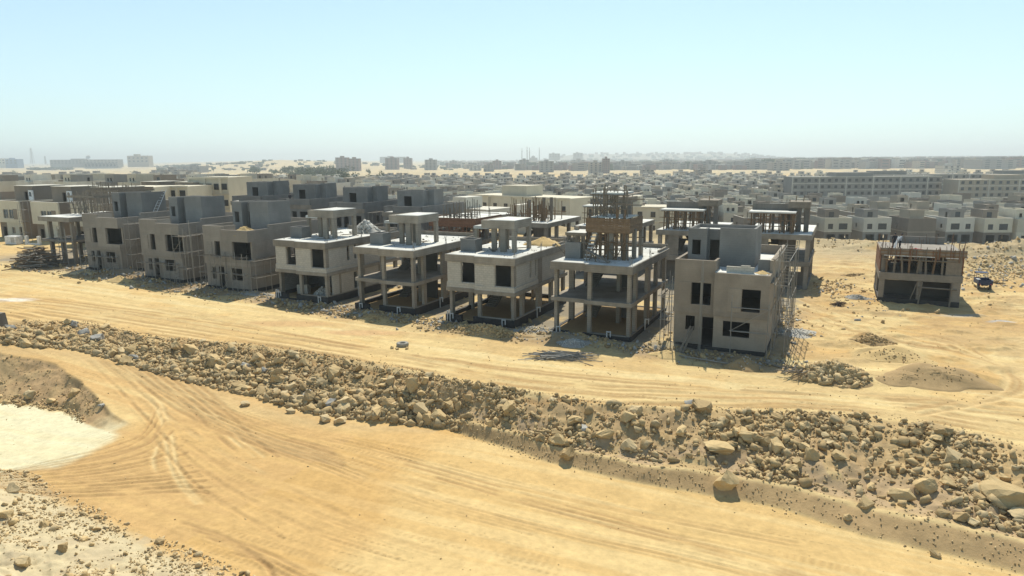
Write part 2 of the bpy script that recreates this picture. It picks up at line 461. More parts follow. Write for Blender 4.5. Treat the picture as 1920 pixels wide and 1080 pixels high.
# ------------------------------------------------------------------ the ground, one sheet to the horizon
def build_ground():
    nt_ = 1250
    tt = np.linspace(-1.15, 1.15, nt_)
    r1 = np.geomspace(16 + 6, 150 + 6, 760) - 6
    r2 = np.geomspace(150 + 6, 11000, 110)[1:] - 6
    yy = np.concatenate([r1, r2])
    X = tt[None, :] * (yy[:, None] + 6); Y = np.repeat(yy[:, None], nt_, 1)
    x = X.ravel(); y = Y.ravel()
    z, q = ground_parts(x, y)
    n_near = len(r1) * nt_
    # ---- soil colour (dirt colours, with painted shade round the villas)
    pale = np.array([.57, .423, .202]); orange = np.array([.53, .343, .143]); cream = np.array([.61, .55, .36])
    brown = np.array([.36, .24, .12]); tan = np.array([.45, .32, .16]); grey = np.array([.235, .205, .16]); dull = np.array([.40, .32, .20])
    dark_or = np.array([.46, .28, .10])
    C = np.repeat(pale[None, :], len(x), 0)

    def put(mask, col): C[:] = C + (col - C) * np.clip(mask, 0, 1)[:, None]
    n_big = fbm(x * .06, y * .06, 4); n_mid = fbm(x * .3, y * .3, 4); n_f = fbm(x * 1.1, y * 1.1, 4)
    a, b, f, k, i, v, t = (q[n] for n in ('a', 'b', 'f', 'k', 'i', 'v', 't'))
    streak = fbm(a * .05 + 9, b * 1.3, 4)
    # upper site
    up = f > 1
    put(up * sstep(.52, .66, n_mid) * .5, orange)
    put(up * sstep(.5, .62, streak) * .45, tan)
    put(up * sstep(.42, .30, streak) * .5, np.array([.60, .49, .27]))
    road_v = sstep(-13, -9, v) * (1 - sstep(-4.5, -2.5, v))
    put(up * sstep(-1, 4, i) * (1 - road_v) * sstep(.45, .6, n_big) * .5, orange)
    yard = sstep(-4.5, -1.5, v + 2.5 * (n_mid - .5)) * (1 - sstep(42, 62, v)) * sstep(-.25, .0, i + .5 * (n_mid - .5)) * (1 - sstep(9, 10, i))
    put(yard * sstep(.22, .48, n_mid) * .9, grey); put(sstep(-6, -2.5, v) * (1 - sstep(-1, 1, v)) * up * (i > -.6) * (i < 9) * sstep(.42, .55, n_mid) * .7, brown)  # cement dust, its grey deepened to paint in shade by the villas
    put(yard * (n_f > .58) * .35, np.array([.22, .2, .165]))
    right = up * sstep(.1, -.3, i) * (v > -3)
    put(right * sstep(.45, .6, n_mid) * .6, dark_or + .02); put(right * (v > 8) * sstep(.5, .6, fbm(x * .35 + 8, y * .6, 4)) * .5, brown)
    put(right * sstep(.5, .65, fbm(x * .15 + 3, y * .5, 4)) * .5, tan)
    put(sstep(50, 70, v) * .75 * (1 - sstep(.55, .7, n_big)), dull)
    put(q['far'] * (y < 700) * .85, np.array([.29, .25, .18]))
    put(sstep(900, 1300, y) * .8 * (n_big), np.array([.52, .42, .25]))
    hill = sstep(3300, 3900, y) * (t > .02); put(hill * .9, np.array([.2, .18, .14]))
    # bank
    bank = q['inb']
    put(sstep(.0, .06, f) * (1 - sstep(.95, 1.06, f)) * (y < 90), tan)
    put(bank * sstep(.4, .62, n_mid) * .85, np.array([.41, .285, .15]))
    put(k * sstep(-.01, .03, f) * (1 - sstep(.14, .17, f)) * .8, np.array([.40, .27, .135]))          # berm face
    put(k * np.exp(-((f - .175) / .016) ** 2) * .9, np.array([.60, .45, .22])); put(k * sstep(BERM_A + 10, BERM_A + 16, a) * np.exp(-((f - .36 - .05 * np.sin(a * .4)) / .012) ** 2) * .8, np.array([.60, .45, .22]))   # paler lines along the crests
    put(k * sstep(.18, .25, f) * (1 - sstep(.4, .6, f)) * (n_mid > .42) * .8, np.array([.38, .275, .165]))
    # lower road
    low = (f <= 0.005) & (y < 70)
    put(low * 1.0, orange)
    put(low * sstep(.42, .62, n_big) * .65, pale)
    put(low * sstep(-2, 9, x + .3 * (y - 30)) * .75, pale)
    put(low * sstep(.5, .64, streak) * .4, dark_or)
    lr = low & (a < -26)
    put(lr * sstep(.40, .6, streak) * .7, dark_or + .04)
    put(low * np.exp(-((f + .25) / .18) ** 2) * (k < .5) * .6, tan)
    # slope at the left and the pale yard under it
    fade = 1 - sstep(-44, -38, a); face = sstep(.0, .05, q['g']) * (1 - sstep(.9, 1.0, q['g'] + .15 * (n_f - .5))) * (q['g'] < .999) * fade; put(face, np.array([.42, .28, .145])); put(face * sstep(.5, .6, n_f) * .5, tan)
    yardp = np.array([G(px, py, -1.8) for px, py in ((-260, 745), (0, 753), (60, 760), (110, 770), (200, 788), (238, 806), (225, 835), (175, 862), (110, 885), (0, 902), (-260, 915))])
    nn = n_near
    inside = np.zeros(len(x), bool); inside[:nn] = in_poly(x[:nn], y[:nn], yardp)
    dd = np.full(len(x), 99.0); dd[:nn] = seg_dist(x[:nn], y[:nn], np.vstack([yardp, yardp[:1]]))
    sdv = np.where(inside, dd, -dd) + 1.0 * (n_mid - .5) + .6 * (n_f - .5)
    put(sstep(-.3, .5, sdv) * (1 - face) * low, cream); put(sstep(-.3, .5, sdv) * (1 - face) * low * sstep(.5, .7, streak) * .22, pale)
    # rubble mound
    put(sstep(-.2, .6, q['dm'] + (n_mid - .5)) * (x < 2) * (y < 45) * .9, np.array([.53, .445, .28]))
    put((q['dm'] > 0) * (x < 2) * (y < 45) * sstep(.5, .62, n_f) * .7, np.array([.42, .335, .21]))
    for px, py, ru, rv, cc in ((28, 562, 2.6, 1.0, (.66, .63, .56)), (1880, 604, 1.6, .5, (.42, .42, .41)), (1800, 592, 3.0, .8, (.40, .35, .27)), (560, 612, 5, 1.2, (.48, .31, .15)), (690, 628, 4, 1.0, (.50, .32, .16))):
        p_ = G(px, py, float(zplat(np.array(max(0., (900 - px) / 130.)))))
        put(sstep(1.25, .5, np.hypot((x - p_[0]) / ru, (y - p_[1]) / rv) + .9 * (n_mid - .5)) * .85, np.array(cc))
    # broad fine variation
    C *= (0.90 + .2 * n_f)[:, None]
    C *= (0.93 + .14 * n_big)[:, None]

    # ---- wheel tracks: shallow ruts with their own trodden tint
    tr = []; TW = .095
    c0 = np.array([(296, 792), (272, 832), (228, 858), (160, 878), (60, 900), (-40, 915)], float)
    c1 = np.array([(400, 930), (330, 932), (240, 938), (150, 946), (60, 952), (0, 955)], float)
    for s in np.linspace(0, 1, 15):
        s2 = s + rng.uniform(-.02, .02); tr.append((c0 + (c1 - c0) * s2 + rng.uniform(-2, 2, c0.shape), rng.uniform(.075, .14), rng.uniform(.02, .05), -1))
    for off in (0, 13): tr.append((np.array([(266 + off, 763), (296 + off, 792), (309 + off, 830), (314 + off, 862), (322 + off, 890), (340 + off, 920), (370 + off, 950)], float), .13, .03, 1))
    tr.append((np.array([(300, 850), (290, 870), (290, 888), (300, 908)], float), .12, .03, 1))
    for o in (0, 22, 40, 66): tr.append((np.array([(330 + o, 770), (372 + o, 800), (410 + o, 832), (455 + o, 862)], float), .12, .03, rng.choice((-1, 1))))
    for o in range(7): tr.append((np.array([(120 + 30 * o, 668 + 6 * o), (215 + 26 * o, 722 + 4 * o), (330 + 22 * o, 790 + 2 * o), (470 + 20 * o, 840), (640, 880 - 3 * o)], float), .16, .03, -1))
    for o in range(5): tr.append((np.array([(340 + 25 * o, 985 + 14 * o), (420 + 20 * o, 1010 + 13 * o), (520, 1050 + 12 * o), (600, 1090 + 10 * o)], float), .10, .03, -1))
    for o in range(3): tr.append((np.array([(700 + 60 * o, 850 + 24 * o), (1000 + 50 * o, 930 + 22 * o), (1300 + 40 * o, 1010 + 18 * o), (1600, 1100 + 10 * o)], float), .12, .012, -1))
    e0 = np.array([(-60, 636), (0, 642), (150, 668), (300, 738), (480, 792), (700, 836), (900, 888), (1200, 955), (1500, 1012), (1800, 1092)], float)
    e1 = np.array([(-60, 660), (0, 664), (110, 694), (210, 766), (290, 850), (380, 930), (520, 1010), (660, 1060), (820, 1100), (1000, 1130)], float)
    for o in range(20):
        s = rng.uniform(.02, .98); s2 = np.clip(s + rng.uniform(-.16, .16), 0, 1); ss = np.linspace(s, s2, len(e0))[:, None]; k0 = rng.integers(0, 5); k1 = rng.integers(k0 + 3, len(e0) + 1)
        ln = (e0 * (1 - ss) + e1 * ss)[k0:k1]; sg_ = rng.choice((-1, -1, -1, 1)); wd_ = TW
        tr.append((ln, wd_, .022, sg_)); tr.append((ln + np.array([4, 7]), wd_, .022, sg_))
    up_tr = []
    for o in range(12): up_tr.append((np.array([(-20, 545 + 3 * o), (200, 572 + 4 * o), (450, 610 + 4 * o), (700, 650 + 4 * o), (1000, 692 + 5 * o), (1300, 718 + 4 * o), (1600, 735 + 3 * o), (1930, 752 + 6 * o)], float) + rng.uniform(-3, 3, (8, 2)), .22, .02, -1 if o % 3 else 1))
    for o in range(9): up_tr.append((np.array([(1500, 560 + 6 * o), (1650, 606 + 6 * o), (1790, 640 + 4 * o), (1870 + 6 * o, 690 + 2 * o), (1860 + 7 * o, 740), (1700, 765 + 3 * o)], float) + rng.uniform(-4, 4, (6, 2)), .22, .02, -1 if o % 2 else 1))
    for grp, zp in ((tr, -2.3), (up_tr, 0.0)):
        for pts, wd, dp, sg in grp:
            P = smooth_line(pts, 4)
            if zp == 0: W = np.array([G(px, py, float(zplat(np.array(np.clip((900 - px) / 130., 0, 8))))) for px, py in P])
            else: W = np.array([G(px, py, zp) for px, py in P])
            lo = W.min(0) - 1; hi = W.max(0) + 1
            W = W + rng.normal(0, .02, W.shape); sel = np.nonzero((x[:nn] > lo[0]) & (x[:nn] < hi[0]) & (y[:nn] > lo[1]) & (y[:nn] < hi[1]))[0]
            if not len(sel): continue
            d = seg_dist(x[sel], y[sel], W)
            brk = sstep(.22, .5, fbm(x[sel] * .35 + wd * 90, y[sel] * .35, 3))
            m = np.exp(-(d / wd) ** 2) * brk
            rim = np.exp(-((d - 2 * wd) / wd) ** 2) * brk
            z[sel] += -1.3 * dp * m + .8 * dp * rim
            tint = np.array([.36, .225, .10]) if sg < 0 else np.array([.60, .45, .225])
            C[sel] += (tint - C[sel]) * (m * (.75 if wd != TW else .24))[:, None]
    z += np.where(low, .03 * (fbm(a * .3, b * 3.0, 3) - .5) + .02 * (n_f - .5), 0) * (y < 60)
    z += np.where(up & (y < 140), .06 * (streak - .5), 0)

    me = bpy.data.meshes.new('ground')
    co = np.stack([x, y, z], 1).astype(np.float32)
    me.vertices.add(len(x)); me.vertices.foreach_set('co', co.ravel())
    R = len(yy); idx = np.arange(R * nt_).reshape(R, nt_)
    qd = np.stack([idx[:-1, :-1], idx[:-1, 1:], idx[1:, 1:], idx[1:, :-1]], -1).reshape(-1, 4)
    me.loops.add(qd.size); me.loops.foreach_set('vertex_index', qd.ravel().astype(np.int32))
    me.polygons.add(len(qd)); me.polygons.foreach_set('loop_start', (np.arange(len(qd)) * 4).astype(np.int32)); me.polygons.foreach_set('loop_total', np.full(len(qd), 4, np.int32))
    me.polygons.foreach_set('use_smooth', np.ones(len(qd), bool))
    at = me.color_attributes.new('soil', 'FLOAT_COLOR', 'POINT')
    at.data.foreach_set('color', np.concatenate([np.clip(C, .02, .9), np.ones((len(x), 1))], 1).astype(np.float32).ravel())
    me.update(calc_edges=True)
    m, t, bs = nodes('dry_soil')
    ca = t.nodes.new('ShaderNodeVertexColor'); ca.layer_name = 'soil'
    tc = t.nodes.new('ShaderNodeTexCoord')
    n1 = N(t, 'ShaderNodeTexNoise', Scale=2.2, Detail=8.0, Roughness=.7); t.links.new(tc.outputs['Object'], n1.inputs['Vector'])
    n2 = N(t, 'ShaderNodeTexNoise', Scale=14.0, Detail=4.0, Roughness=.7); t.links.new(tc.outputs['Object'], n2.inputs['Vector'])
    # tyre treads pressed into the dirt: cross bars along stretched, broken bands that follow the road
    mp = t.nodes.new('ShaderNodeMapping'); mp.vector_type = 'POINT'; mp.inputs['Rotation'].default_value = (0, 0, .403); t.links.new(tc.outputs['Object'], mp.inputs[0])
    ms = t.nodes.new('ShaderNodeMapping'); ms.inputs['Scale'].default_value = (.05, 1.15, 1); t.links.new(mp.outputs[0], ms.inputs[0])
    nb = N(t, 'ShaderNodeTexNoise', Scale=1.0, Detail=2.0, Distortion=.3); t.links.new(ms.outputs[0], nb.inputs['Vector'])
    nb2 = N(t, 'ShaderNodeTexNoise', Scale=.13, Detail=2.0); t.links.new(tc.outputs['Object'], nb2.inputs['Vector'])
    wv = N(t, 'ShaderNodeTexWave', Scale=.85, Distortion=2.2, Detail=1.0); wv.bands_direction = 'X'; t.links.new(mp.outputs[0], wv.inputs['Vector'])
    def mul_(a_, b_):
        n = t.nodes.new('ShaderNodeMath'); n.operation = 'MULTIPLY'; t.links.new(a_, n.inputs[0]); (t.links.new(b_, n.inputs[1]) if hasattr(b_, 'links') else setattr(n.inputs[1], 'default_value', b_)); return n.outputs[0]
    tread = mul_(mul_(ramp(t, nb.outputs['Fac'], .54, .60), ramp(t, nb2.outputs['Fac'], .46, .58)), wv.outputs['Fac'])
    hv = t.nodes.new('ShaderNodeHueSaturation'); t.links.new(ca.outputs[0], hv.inputs['Color'])
    r = t.nodes.new('ShaderNodeMapRange'); t.links.new(n1.outputs['Fac'], r.inputs[0]); r.inputs[1].default_value = .3; r.inputs[2].default_value = .7; r.inputs[3].default_value = .84; r.inputs[4].default_value = 1.12
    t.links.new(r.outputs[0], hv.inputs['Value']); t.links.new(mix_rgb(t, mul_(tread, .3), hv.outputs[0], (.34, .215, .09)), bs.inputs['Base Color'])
    bs.inputs['Roughness'].default_value = 1.0; bs.inputs['Specular IOR Level'].default_value = .05
    bp = t.nodes.new('ShaderNodeBump'); bp.inputs['Strength'].default_value = .45; bp.inputs['Distance'].default_value = .1; t.links.new(n1.outputs['Fac'], bp.inputs['Height'])
    b2 = t.nodes.new('ShaderNodeBump'); b2.inputs['Strength'].default_value = .3; b2.inputs['Distance'].default_value = .02; t.links.new(n2.outputs['Fac'], b2.inputs['Height'])
    b3 = t.nodes.new('ShaderNodeBump'); b3.inputs['Strength'].default_value = .5; b3.inputs['Distance'].default_value = .05; t.links.new(tread, b3.inputs['Height']); t.links.new(bp.outputs[0], b3.inputs['Normal']); t.links.new(b3.outputs[0], b2.inputs['Normal']); t.links.new(b2.outputs[0], bs.inputs['Normal'])
    me.materials.append(m)
    o = bpy.data.objects.new('ground', me); COL.objects.link(o); o['kind'] = 'structure'


build_ground()

# ------------------------------------------------------------------ rocks
def hull(seed, n, flat=.7, jitter=.25, lon=1.0):
    r = np.random.default_rng(seed)
    p = r.normal(size=(n, 3)); p /= np.linalg.norm(p, axis=1)[:, None]
    p = np.sign(p) * np.abs(p) ** .75                       # blocky
    p *= (1 + r.uniform(-jitter, jitter, (n, 1))) * np.array([lon, 1, flat]) * .5
    bm = bmesh.new()
    for q in p: bm.verts.new(q)
    bmesh.ops.convex_hull(bm, input=list(bm.verts))
    bmesh.ops.delete(bm, geom=[v for v in bm.verts if not v.link_faces], context='VERTS')
    bmesh.ops.triangulate(bm, faces=list(bm.faces))
    bm.verts.index_update()
    V = np.array([v.co[:] for v in bm.verts]); Fc = np.array([[v.index for v in f.verts] for f in bm.faces]); bm.free()
    return V, Fc


SMALL = [hull(100 + k, 11, random.uniform(.55, .95), .22, random.uniform(1, 1.5)) for k in range(10)]
def boulder(seed, flat, lon):
    """angular lump: hull, subdivided, then roughened so no facet stays flat"""
    V, Fc = hull(seed, 15, flat, .2, lon); r = np.random.default_rng(seed)
    bm = bmesh.new(); vs = [bm.verts.new(q) for q in V]
    for f in Fc: bm.faces.new([vs[i] for i in f])
    bmesh.ops.subdivide_edges(bm, edges=list(bm.edges), cuts=2, use_grid_fill=True, smooth=.3, fractal=1.7, along_normal=.7, seed=seed)
    bmesh.ops.triangulate(bm, faces=list(bm.faces))
    for v in bm.verts:
        p = np.array(v.co); v.co *= 1 + .2 * (float(fbm(np.array([p[0] * 3 + seed]), np.array([p[1] * 3 + p[2] * 2.1]), 3)[0]) - .5) * 2
    bm.verts.index_update(); V = np.array([v.co[:] for v in bm.verts]); Fc = np.array([[v.index for v in f.verts] for f in bm.faces]); bm.free(); return V, Fc


BIG = [boulder(200 + k, random.uniform(.6, .95), random.uniform(1, 1.5)) for k in range(9)]


def rot_mats(n, r):
    q = r.normal(size=(n, 4)); q /= np.linalg.norm(q, axis=1)[:, None]
    w_, x_, y_, z_ = q.T
    return np.stack([np.stack([1 - 2 * (y_ * y_ + z_ * z_), 2 * (x_ * y_ - z_ * w_), 2 * (x_ * z_ + y_ * w_)], -1),
                     np.stack([2 * (x_ * y_ + z_ * w_), 1 - 2 * (x_ * x_ + z_ * z_), 2 * (y_ * z_ - x_ * w_)], -1),
                     np.stack([2 * (x_ * z_ - y_ * w_), 2 * (y_ * z_ + x_ * w_), 1 - 2 * (x_ * x_ + y_ * y_)], -1)], 1)


def scatter(name, pos, size, mats, label=None, seed=1):
    """one joined mesh of many small broken stones (too many to count)"""
    r = np.random.default_rng(seed); n = len(pos); kind = r.integers(0, len(SMALL), n); mi = r.integers(0, len(mats), n); R = rot_mats(n, r)
    Vs, Fs, Ms, off = [], [], [], 0
    for k, (V, Fc) in enumerate(SMALL):
        s = np.nonzero(kind == k)[0]
        if not len(s): continue
        W = np.einsum('nij,mj->nmi', R[s], V) * size[s][:, None, None] + pos[s][:, None, :]
        Vs.append(W.reshape(-1, 3)); Fs.append((Fc[None] + (np.arange(len(s)) * len(V))[:, None, None] + off).reshape(-1, 3)); Ms.append(np.repeat(mi[s], len(Fc)))
        off += len(s) * len(V)
    V = np.concatenate(Vs).astype(np.float32); Fc = np.concatenate(Fs).astype(np.int32); Mi = np.concatenate(Ms).astype(np.int32)
    me = bpy.data.meshes.new(name)
    me.vertices.add(len(V)); me.vertices.foreach_set('co', V.ravel()); me.loops.add(Fc.size); me.loops.foreach_set('vertex_index', Fc.ravel())
    me.polygons.add(len(Fc)); me.polygons.foreach_set('loop_start', (np.arange(len(Fc)) * 3).astype(np.int32)); me.polygons.foreach_set('loop_total', np.full(len(Fc), 3, np.int32))
    me.polygons.foreach_set('material_index', Mi)
    for mm in mats: me.materials.append(MT[mm])
    me.update(calc_edges=True); me.validate()
    o = bpy.data.objects.new(name, me); COL.objects.link(o); o['kind'] = 'stuff'
    if label: o['label'] = label
    return o


def bank_points(n, amin, amax, fmin, fmax, r, accept=None):
    out = []
    while len(out) < n:
        a = r.uniform(amin, amax, n * 2); f = r.uniform(fmin, fmax, n * 2)
        bt = np.interp(a, _ta, _tb); bo = np.interp(a, _oa, _ob); b = bo + f * (bt - bo)
        x = a * DA[0] + b * DB[0]; y = a * DA[1] + b * DB[1]
        keep = np.ones(len(a), bool) if accept is None else accept(a, f, x, y, r)
        for p in np.stack([x, y, a, f], 1)[keep]: out.append(p)
    return np.array(out[:n])


def acc_main(a, f, x, y, r):
    k = sstep(BERM_A - 3, BERM_A + 3, a)
    # left half: rocks all over, right half: rocks behind the berm, thinning to soil in patches
    pl = (f > -.05) * (0.45 + .55 * (1 - np.clip(f, 0, 1))) * np.where(a < -45, .8, 1)
    patch = sstep(.46, .6, fbm(x * .28 + 5, y * .28, 3))
    pr = (f > .22) * (.12 + .88 * patch)
    return r.random(len(a)) < (pl * (1 - k) + pr * k)


r_ = np.random.default_rng(11)
P = bank_points(15000, -66, 32, -.04, 1.02, r_, acc_main)
zz, _ = ground_parts(P[:, 0], P[:, 1])
sz = np.clip(r_.lognormal(-1.55, .5, len(P)), .08, .75) * np.where(P[:, 2] < BERM_A, np.where(P[:, 3] > .55, .62, 1.12), 1.0)
scatter('rubble', np.stack([P[:, 0], P[:, 1], zz + sz * .16], 1), sz, ['rock', 'rock_pale', 'rock_brown', 'rock'], 'tan limestone rubble heaped along the bank between the two dirt roads', 3)
P = bank_points(10000, -66, 34, -.03, 1.12, r_)
zz, _ = ground_parts(P[:, 0], P[:, 1]); sz = r_.uniform(.04, .13, len(P))
scatter('gravel', np.stack([P[:, 0], P[:, 1], zz + sz * .15], 1), sz, ['rock_brown', 'rock', 'rock_pale'], 'loose gravel and clods strewn over the rocky bank', 4)

r_ = np.random.default_rng(14)
aa = r_.uniform(-62, -44, 2600); fe_ = np.interp(aa, _fa, _fb); bb = fe_ - np.where(r_.random(2600) < .6, r_.normal(1.0, .09, 2600), r_.uniform(-.05, 1.0, 2600)) * (fe_ - np.minimum(np.interp(aa, _ga, _gb), fe_ - 1.5)); xs, ys = aa * DA[0] + bb * DB[0], aa * DA[1] + bb * DB[1]
zz, _ = ground_parts(xs, ys); sz = np.clip(r_.lognormal(-2.9, .7, 2600), .03, .4)
scatter('clods', np.stack([xs, ys, zz + sz * .12], 1), sz, ['rock_brown', 'sand_brown', 'rock'], 'clods and stones on the brown slope over the pale yard', 15)
q = r_.uniform(0, 1, (1100, 2)); xs, ys = -48 + q[:, 0] * 75, 22 + q[:, 1] * 32; zz, qq = ground_parts(xs, ys); kp = qq['f'] < -.02; sz = np.clip(r_.lognormal(-3.2, .5, 1100), .02, .14)
scatter('pebbles', np.stack([xs, ys, zz + sz * .1], 1)[kp], sz[kp], ['rock_brown', 'rock'], 'pebbles on the lower dirt road', 16)
ROCKM = {}
def rock(x, y, s, k, mat, label, group, sink=.22, rot=None, sc=(1, 1, 1), z=None):
    key = (k, mat)
    if key not in ROCKM:
        V, Fc = BIG[k]; me = bpy.data.meshes.new('rock'); me.from_pydata([tuple(v) for v in V], [], [tuple(int(i) for i in f) for f in Fc]); me.materials.append(MT[mat]); ROCKM[key] = me
    o = bpy.data.objects.new('rock', ROCKM[key]); COL.objects.link(o)
    o.location = (x, y, (gz(x, y) if z is None else z) + s * (.5 - sink) * .8)
    o.rotation_euler = rot or (random.uniform(-.5, .5), random.uniform(-.5, .5), random.uniform(0, 6.28)); o.scale = (s * sc[0], s * sc[1], s * sc[2])
    tag(o, label, 'rock', group); return o


# single rocks that stand out in the photograph: pixel, size in m, material, label
SOLO = [((1690, 935), 0.9, 3, 'rock', 'rounded tan boulder at the lower edge of the rubble, sand all round it'),
        ((1360, 912), 1.15, 0, 'rock', 'big tan boulder casting a dark shadow alone on the brown berm', ),
        ((1345, 845), 1.6, 2, 'rock', 'long wide brown slab of rock half buried in the middle of the bank'),
        ((1885, 935), 2.1, 6, 'rock', 'largest boulder of all, broad yellow slab half buried in the bank'),
        ((1912, 975), 1.1, 2, 'rock_pale', 'pale round boulder just below the broad yellow slab'),
        ((825, 790), 1.15, 4, 'rock', 'tall tan boulder at the foot of the rubble beside its twin'),
        ((803, 790), 1.05, 5, 'rock', 'tan angular boulder at the rubble foot next to a taller one'),
        ((608, 790), .85, 6, 'rock_pale', 'upright cream stone standing clear of the rubble on the orange road'),
        ((636, 793), .85, 7, 'rock_pale', 'flat topped cream stone lying on the orange road beside an upright one'),
        ((545, 775), .55, 8, 'rock_pale', 'small square cream stone alone on the orange road'),
        ((459, 762), .7, 2, 'rock_pale', 'pale lumpy stone lying alone on the orange road off the rubble'),
        ((457, 735), .95, 3, 'rock', 'rounded orange tan boulder at the rubble foot, dark underneath'),
        ((248, 676), 1.0, 4, 'rock_grey', 'dark grey leaning slab at the foot of the rubble bank'),
        ((357, 660), 1.25, 7, 'rock', 'large smooth tan block standing high on the rubble bank'),
        ((184, 640), 1.5, 1, 'rock_grey', 'long grey concrete slab lying flat at the rubble edge'),
        ((160, 628), .9, 5, 'rock_grey', 'pale grey broken concrete lump among tan rocks'),
        ((58, 745), .8, 6, 'rock_pale', 'cream boulder at the foot of the brown slope by the pale yard'),
        ((138, 743), .75, 0, 'rock_brown', 'brown boulder lodged on the brown slope above the pale yard'),
        ((98, 755), .55, 8, 'rock', 'tan stone at the foot of the brown slope above the pale yard'),
        ((192, 764), .45, 2, 'rock_grey', 'small grey stone on the spur of the brown slope'),
        ((1065, 862), .85, 1, 'rock_brown', 'wedge shaped brown rock perched on the sandy berm crest'),
        ((1180, 842), .95, 4, 'rock_pale', 'cream boulder with a long shadow on the grey brown soil'),
        ((1192, 778), .85, 5, 'rock_pale', 'paler of two upright cream boulders side by side high on the bank'),
        ((1178, 792), .9, 6, 'rock', 'lower of two upright cream boulders side by side high on the bank'),
        ((1135, 820), .8, 3, 'rock', 'tan boulder above the grey brown soil patch of the bank'),
        ((1316, 770), 1.1, 8, 'rock_brown', 'brown block sitting at the edge of the upper road'),
        ((1293, 762), .6, 7, 'rock_grey', 'flat grey stone beside the brown block on the road edge'),
        ((1720, 816), .75, 2, 'rock_brown', 'lone dark brown boulder on the sand beside the upper road'),
        ((1758, 830), .7, 5, 'rock', 'tan boulder with a slanting shadow near the upper road'),
        ((1735, 922), .95, 0, 'rock', 'smooth rounded tan boulder in the middle of the rubble slope'),
        ((1588, 978), .4, 6, 'rock', 'small tan stone perched on the berm crest'),
        ((1753, 1046), .4, 3, 'rock_brown', 'small dark stone on the sandy face of the berm'),
        ((1622, 950), .65, 8, 'rock', 'egg shaped tan stone on the soil below the rubble'),
        ((25, 922), 1.0, 4, 'rock_pale', 'cream boulder on top of the rubble mound in the near corner'),
        ((85, 988), .75, 6, 'rock', 'tan boulder with shadow half way along the rubble mound'),
        ((120, 1036), .7, 0, 'rock_brown', 'brown boulder on the cream dust of the rubble mound'),
        ((45, 1062), 1.1, 1, 'rock_pale', 'broad cream slab at the lower edge of the rubble mound'),
        ((183, 995), .5, 7, 'rock_brown', 'dark brown stone on the crest of the rubble mound'),
        ((300, 1020), .6, 5, 'rock_brown', 'brown clod cluster at the tapering end of the rubble mound'),
        ((10, 970), .8, 8, 'rock', 'tan boulder with dark underside on the rubble mound slope')]
solo_xy = []
for s in SOLO:
    (px, py), sz_, k, m_, lab = s
    x, y, z = on_ground(px, py)
    if 'mound' in lab: sz_ *= .7
    solo_xy.append((x, y, sz_))
    sc = (1.1, .9, .7) if 'slab' in lab else (1, 1, 1)
    rt_ = (random.uniform(-.15, .15), random.uniform(-.15, .15), -.35 + random.uniform(-.2, .2)) if 'slab' in lab else None
    rock(x, y, sz_, k, m_, lab, 'boulders that stand out on the bank and mound', .3 if 'half' not in lab else .42, rt_, sc)

# 300-odd larger rocks of the bank as things of their own
ZONES = [(-70, -52, 'by the concrete barrier'), (-52, -42, 'below the scaffolded villas'), (-42, -33, 'below the first block villa'),
         (-33, -25, 'in line with the tyre'), (-25, -16, 'where the berm starts'), (-16, -7, 'below the rebar heap'),
         (-7, 2, 'below the plastered villa'), (2, 11, 'below the brown sand piles'), (11, 40, 'by the broad slab')]
P = bank_points(246, -64, 28, .0, .95, np.random.default_rng(21), acc_main)
for n, (x, y, a, f) in enumerate(P):
    s = float(np.clip(random.lognormvariate(-.42, .3), .45, 1.15)) * (.85 if f > .7 else 1)
    m_ = random.choices(('rock', 'rock_pale', 'rock_brown', 'rock_grey'), (5, 3, 2.5, .5))[0]
    tone = dict(rock='tan', rock_pale='cream', rock_brown='brown', rock_grey='grey')[m_]
    zone = next(t_ for lo, hi, t_ in ZONES if lo <= a < hi)
    size = 'large' if s > .8 else 'medium' if s > .6 else 'small'
    hi_ = 'high' if f > .6 else 'half way up' if f > .3 else 'low'
    rock(x, y, s, random.randrange(9), m_, f'{size} {tone} rock {hi_} on the bank, {zone}', 'rocks heaped along the bank')
# near corner rubble mound
r_ = np.random.default_rng(5)
q = r_.uniform(0, 1, (60000, 2)); x = -34 + q[:, 0] * 32; y = 19 + q[:, 1] * 22
dm = (poly_y(_bm, x) - y) * .8
keep = (dm > -.3) & (r_.random(len(x)) < .75 * sstep(.40, .6, fbm(x * .5, y * .5, 3)) + .05) & (x / (y + 6) > -1.0)
x, y = x[keep][:12000], y[keep][:12000]; zz, _ = ground_parts(x, y); sz = np.clip(r_.lognormal(-2.75, .65, len(x)), .03, .45)
scatter('debris', np.stack([x, y, zz + sz * .15], 1), sz, ['rock', 'rock_pale', 'rock_pale'], 'broken stones and clods on the pale rubble mound', 6)
# clods strewn along the berm and the road edges
q = bank_points(260, BERM_A, 30, -.12, .35, r_); zz, _ = ground_parts(q[:, 0], q[:, 1]); sz = np.clip(r_.lognormal(-3.0, .6, len(q)), .02, .2)
scatter('clods', np.stack([q[:, 0], q[:, 1], zz + sz * .1], 1), sz, ['rock_brown', 'rock', 'sand_brown'], 'small clods on the sandy berm', 8)
# ------------------------------------------------------------------ villas under construction
W_, L_, US, SB = 7.3, 13.0, -4.1, .4          # width, length, step in the front, set-back of the far part
Z1a, Z1b, Z2a, Z2b = 3.0, 3.36, 5.85, 6.52     # first floor slab, roof slab


def slab(t, name, z0, z1, mat, o=.12, part=None):
    m = MB(); m.box(US, o, -o, L_ + o, z0, z1); m.box(-W_ - o, US, SB - o, L_ + o, z0, z1)
    return m.build(name, mat, t)


def screed(t, z, ins=.06):
    m = MB(); m.box(US, .12 - ins, -.12 + ins, L_ + .12 - ins, z, z + .03); m.box(-W_ - .12 + ins, US, SB - .12 + ins, L_ + .12 - ins, z, z + .03)
    m.build('roof_screed', 'screed', t)


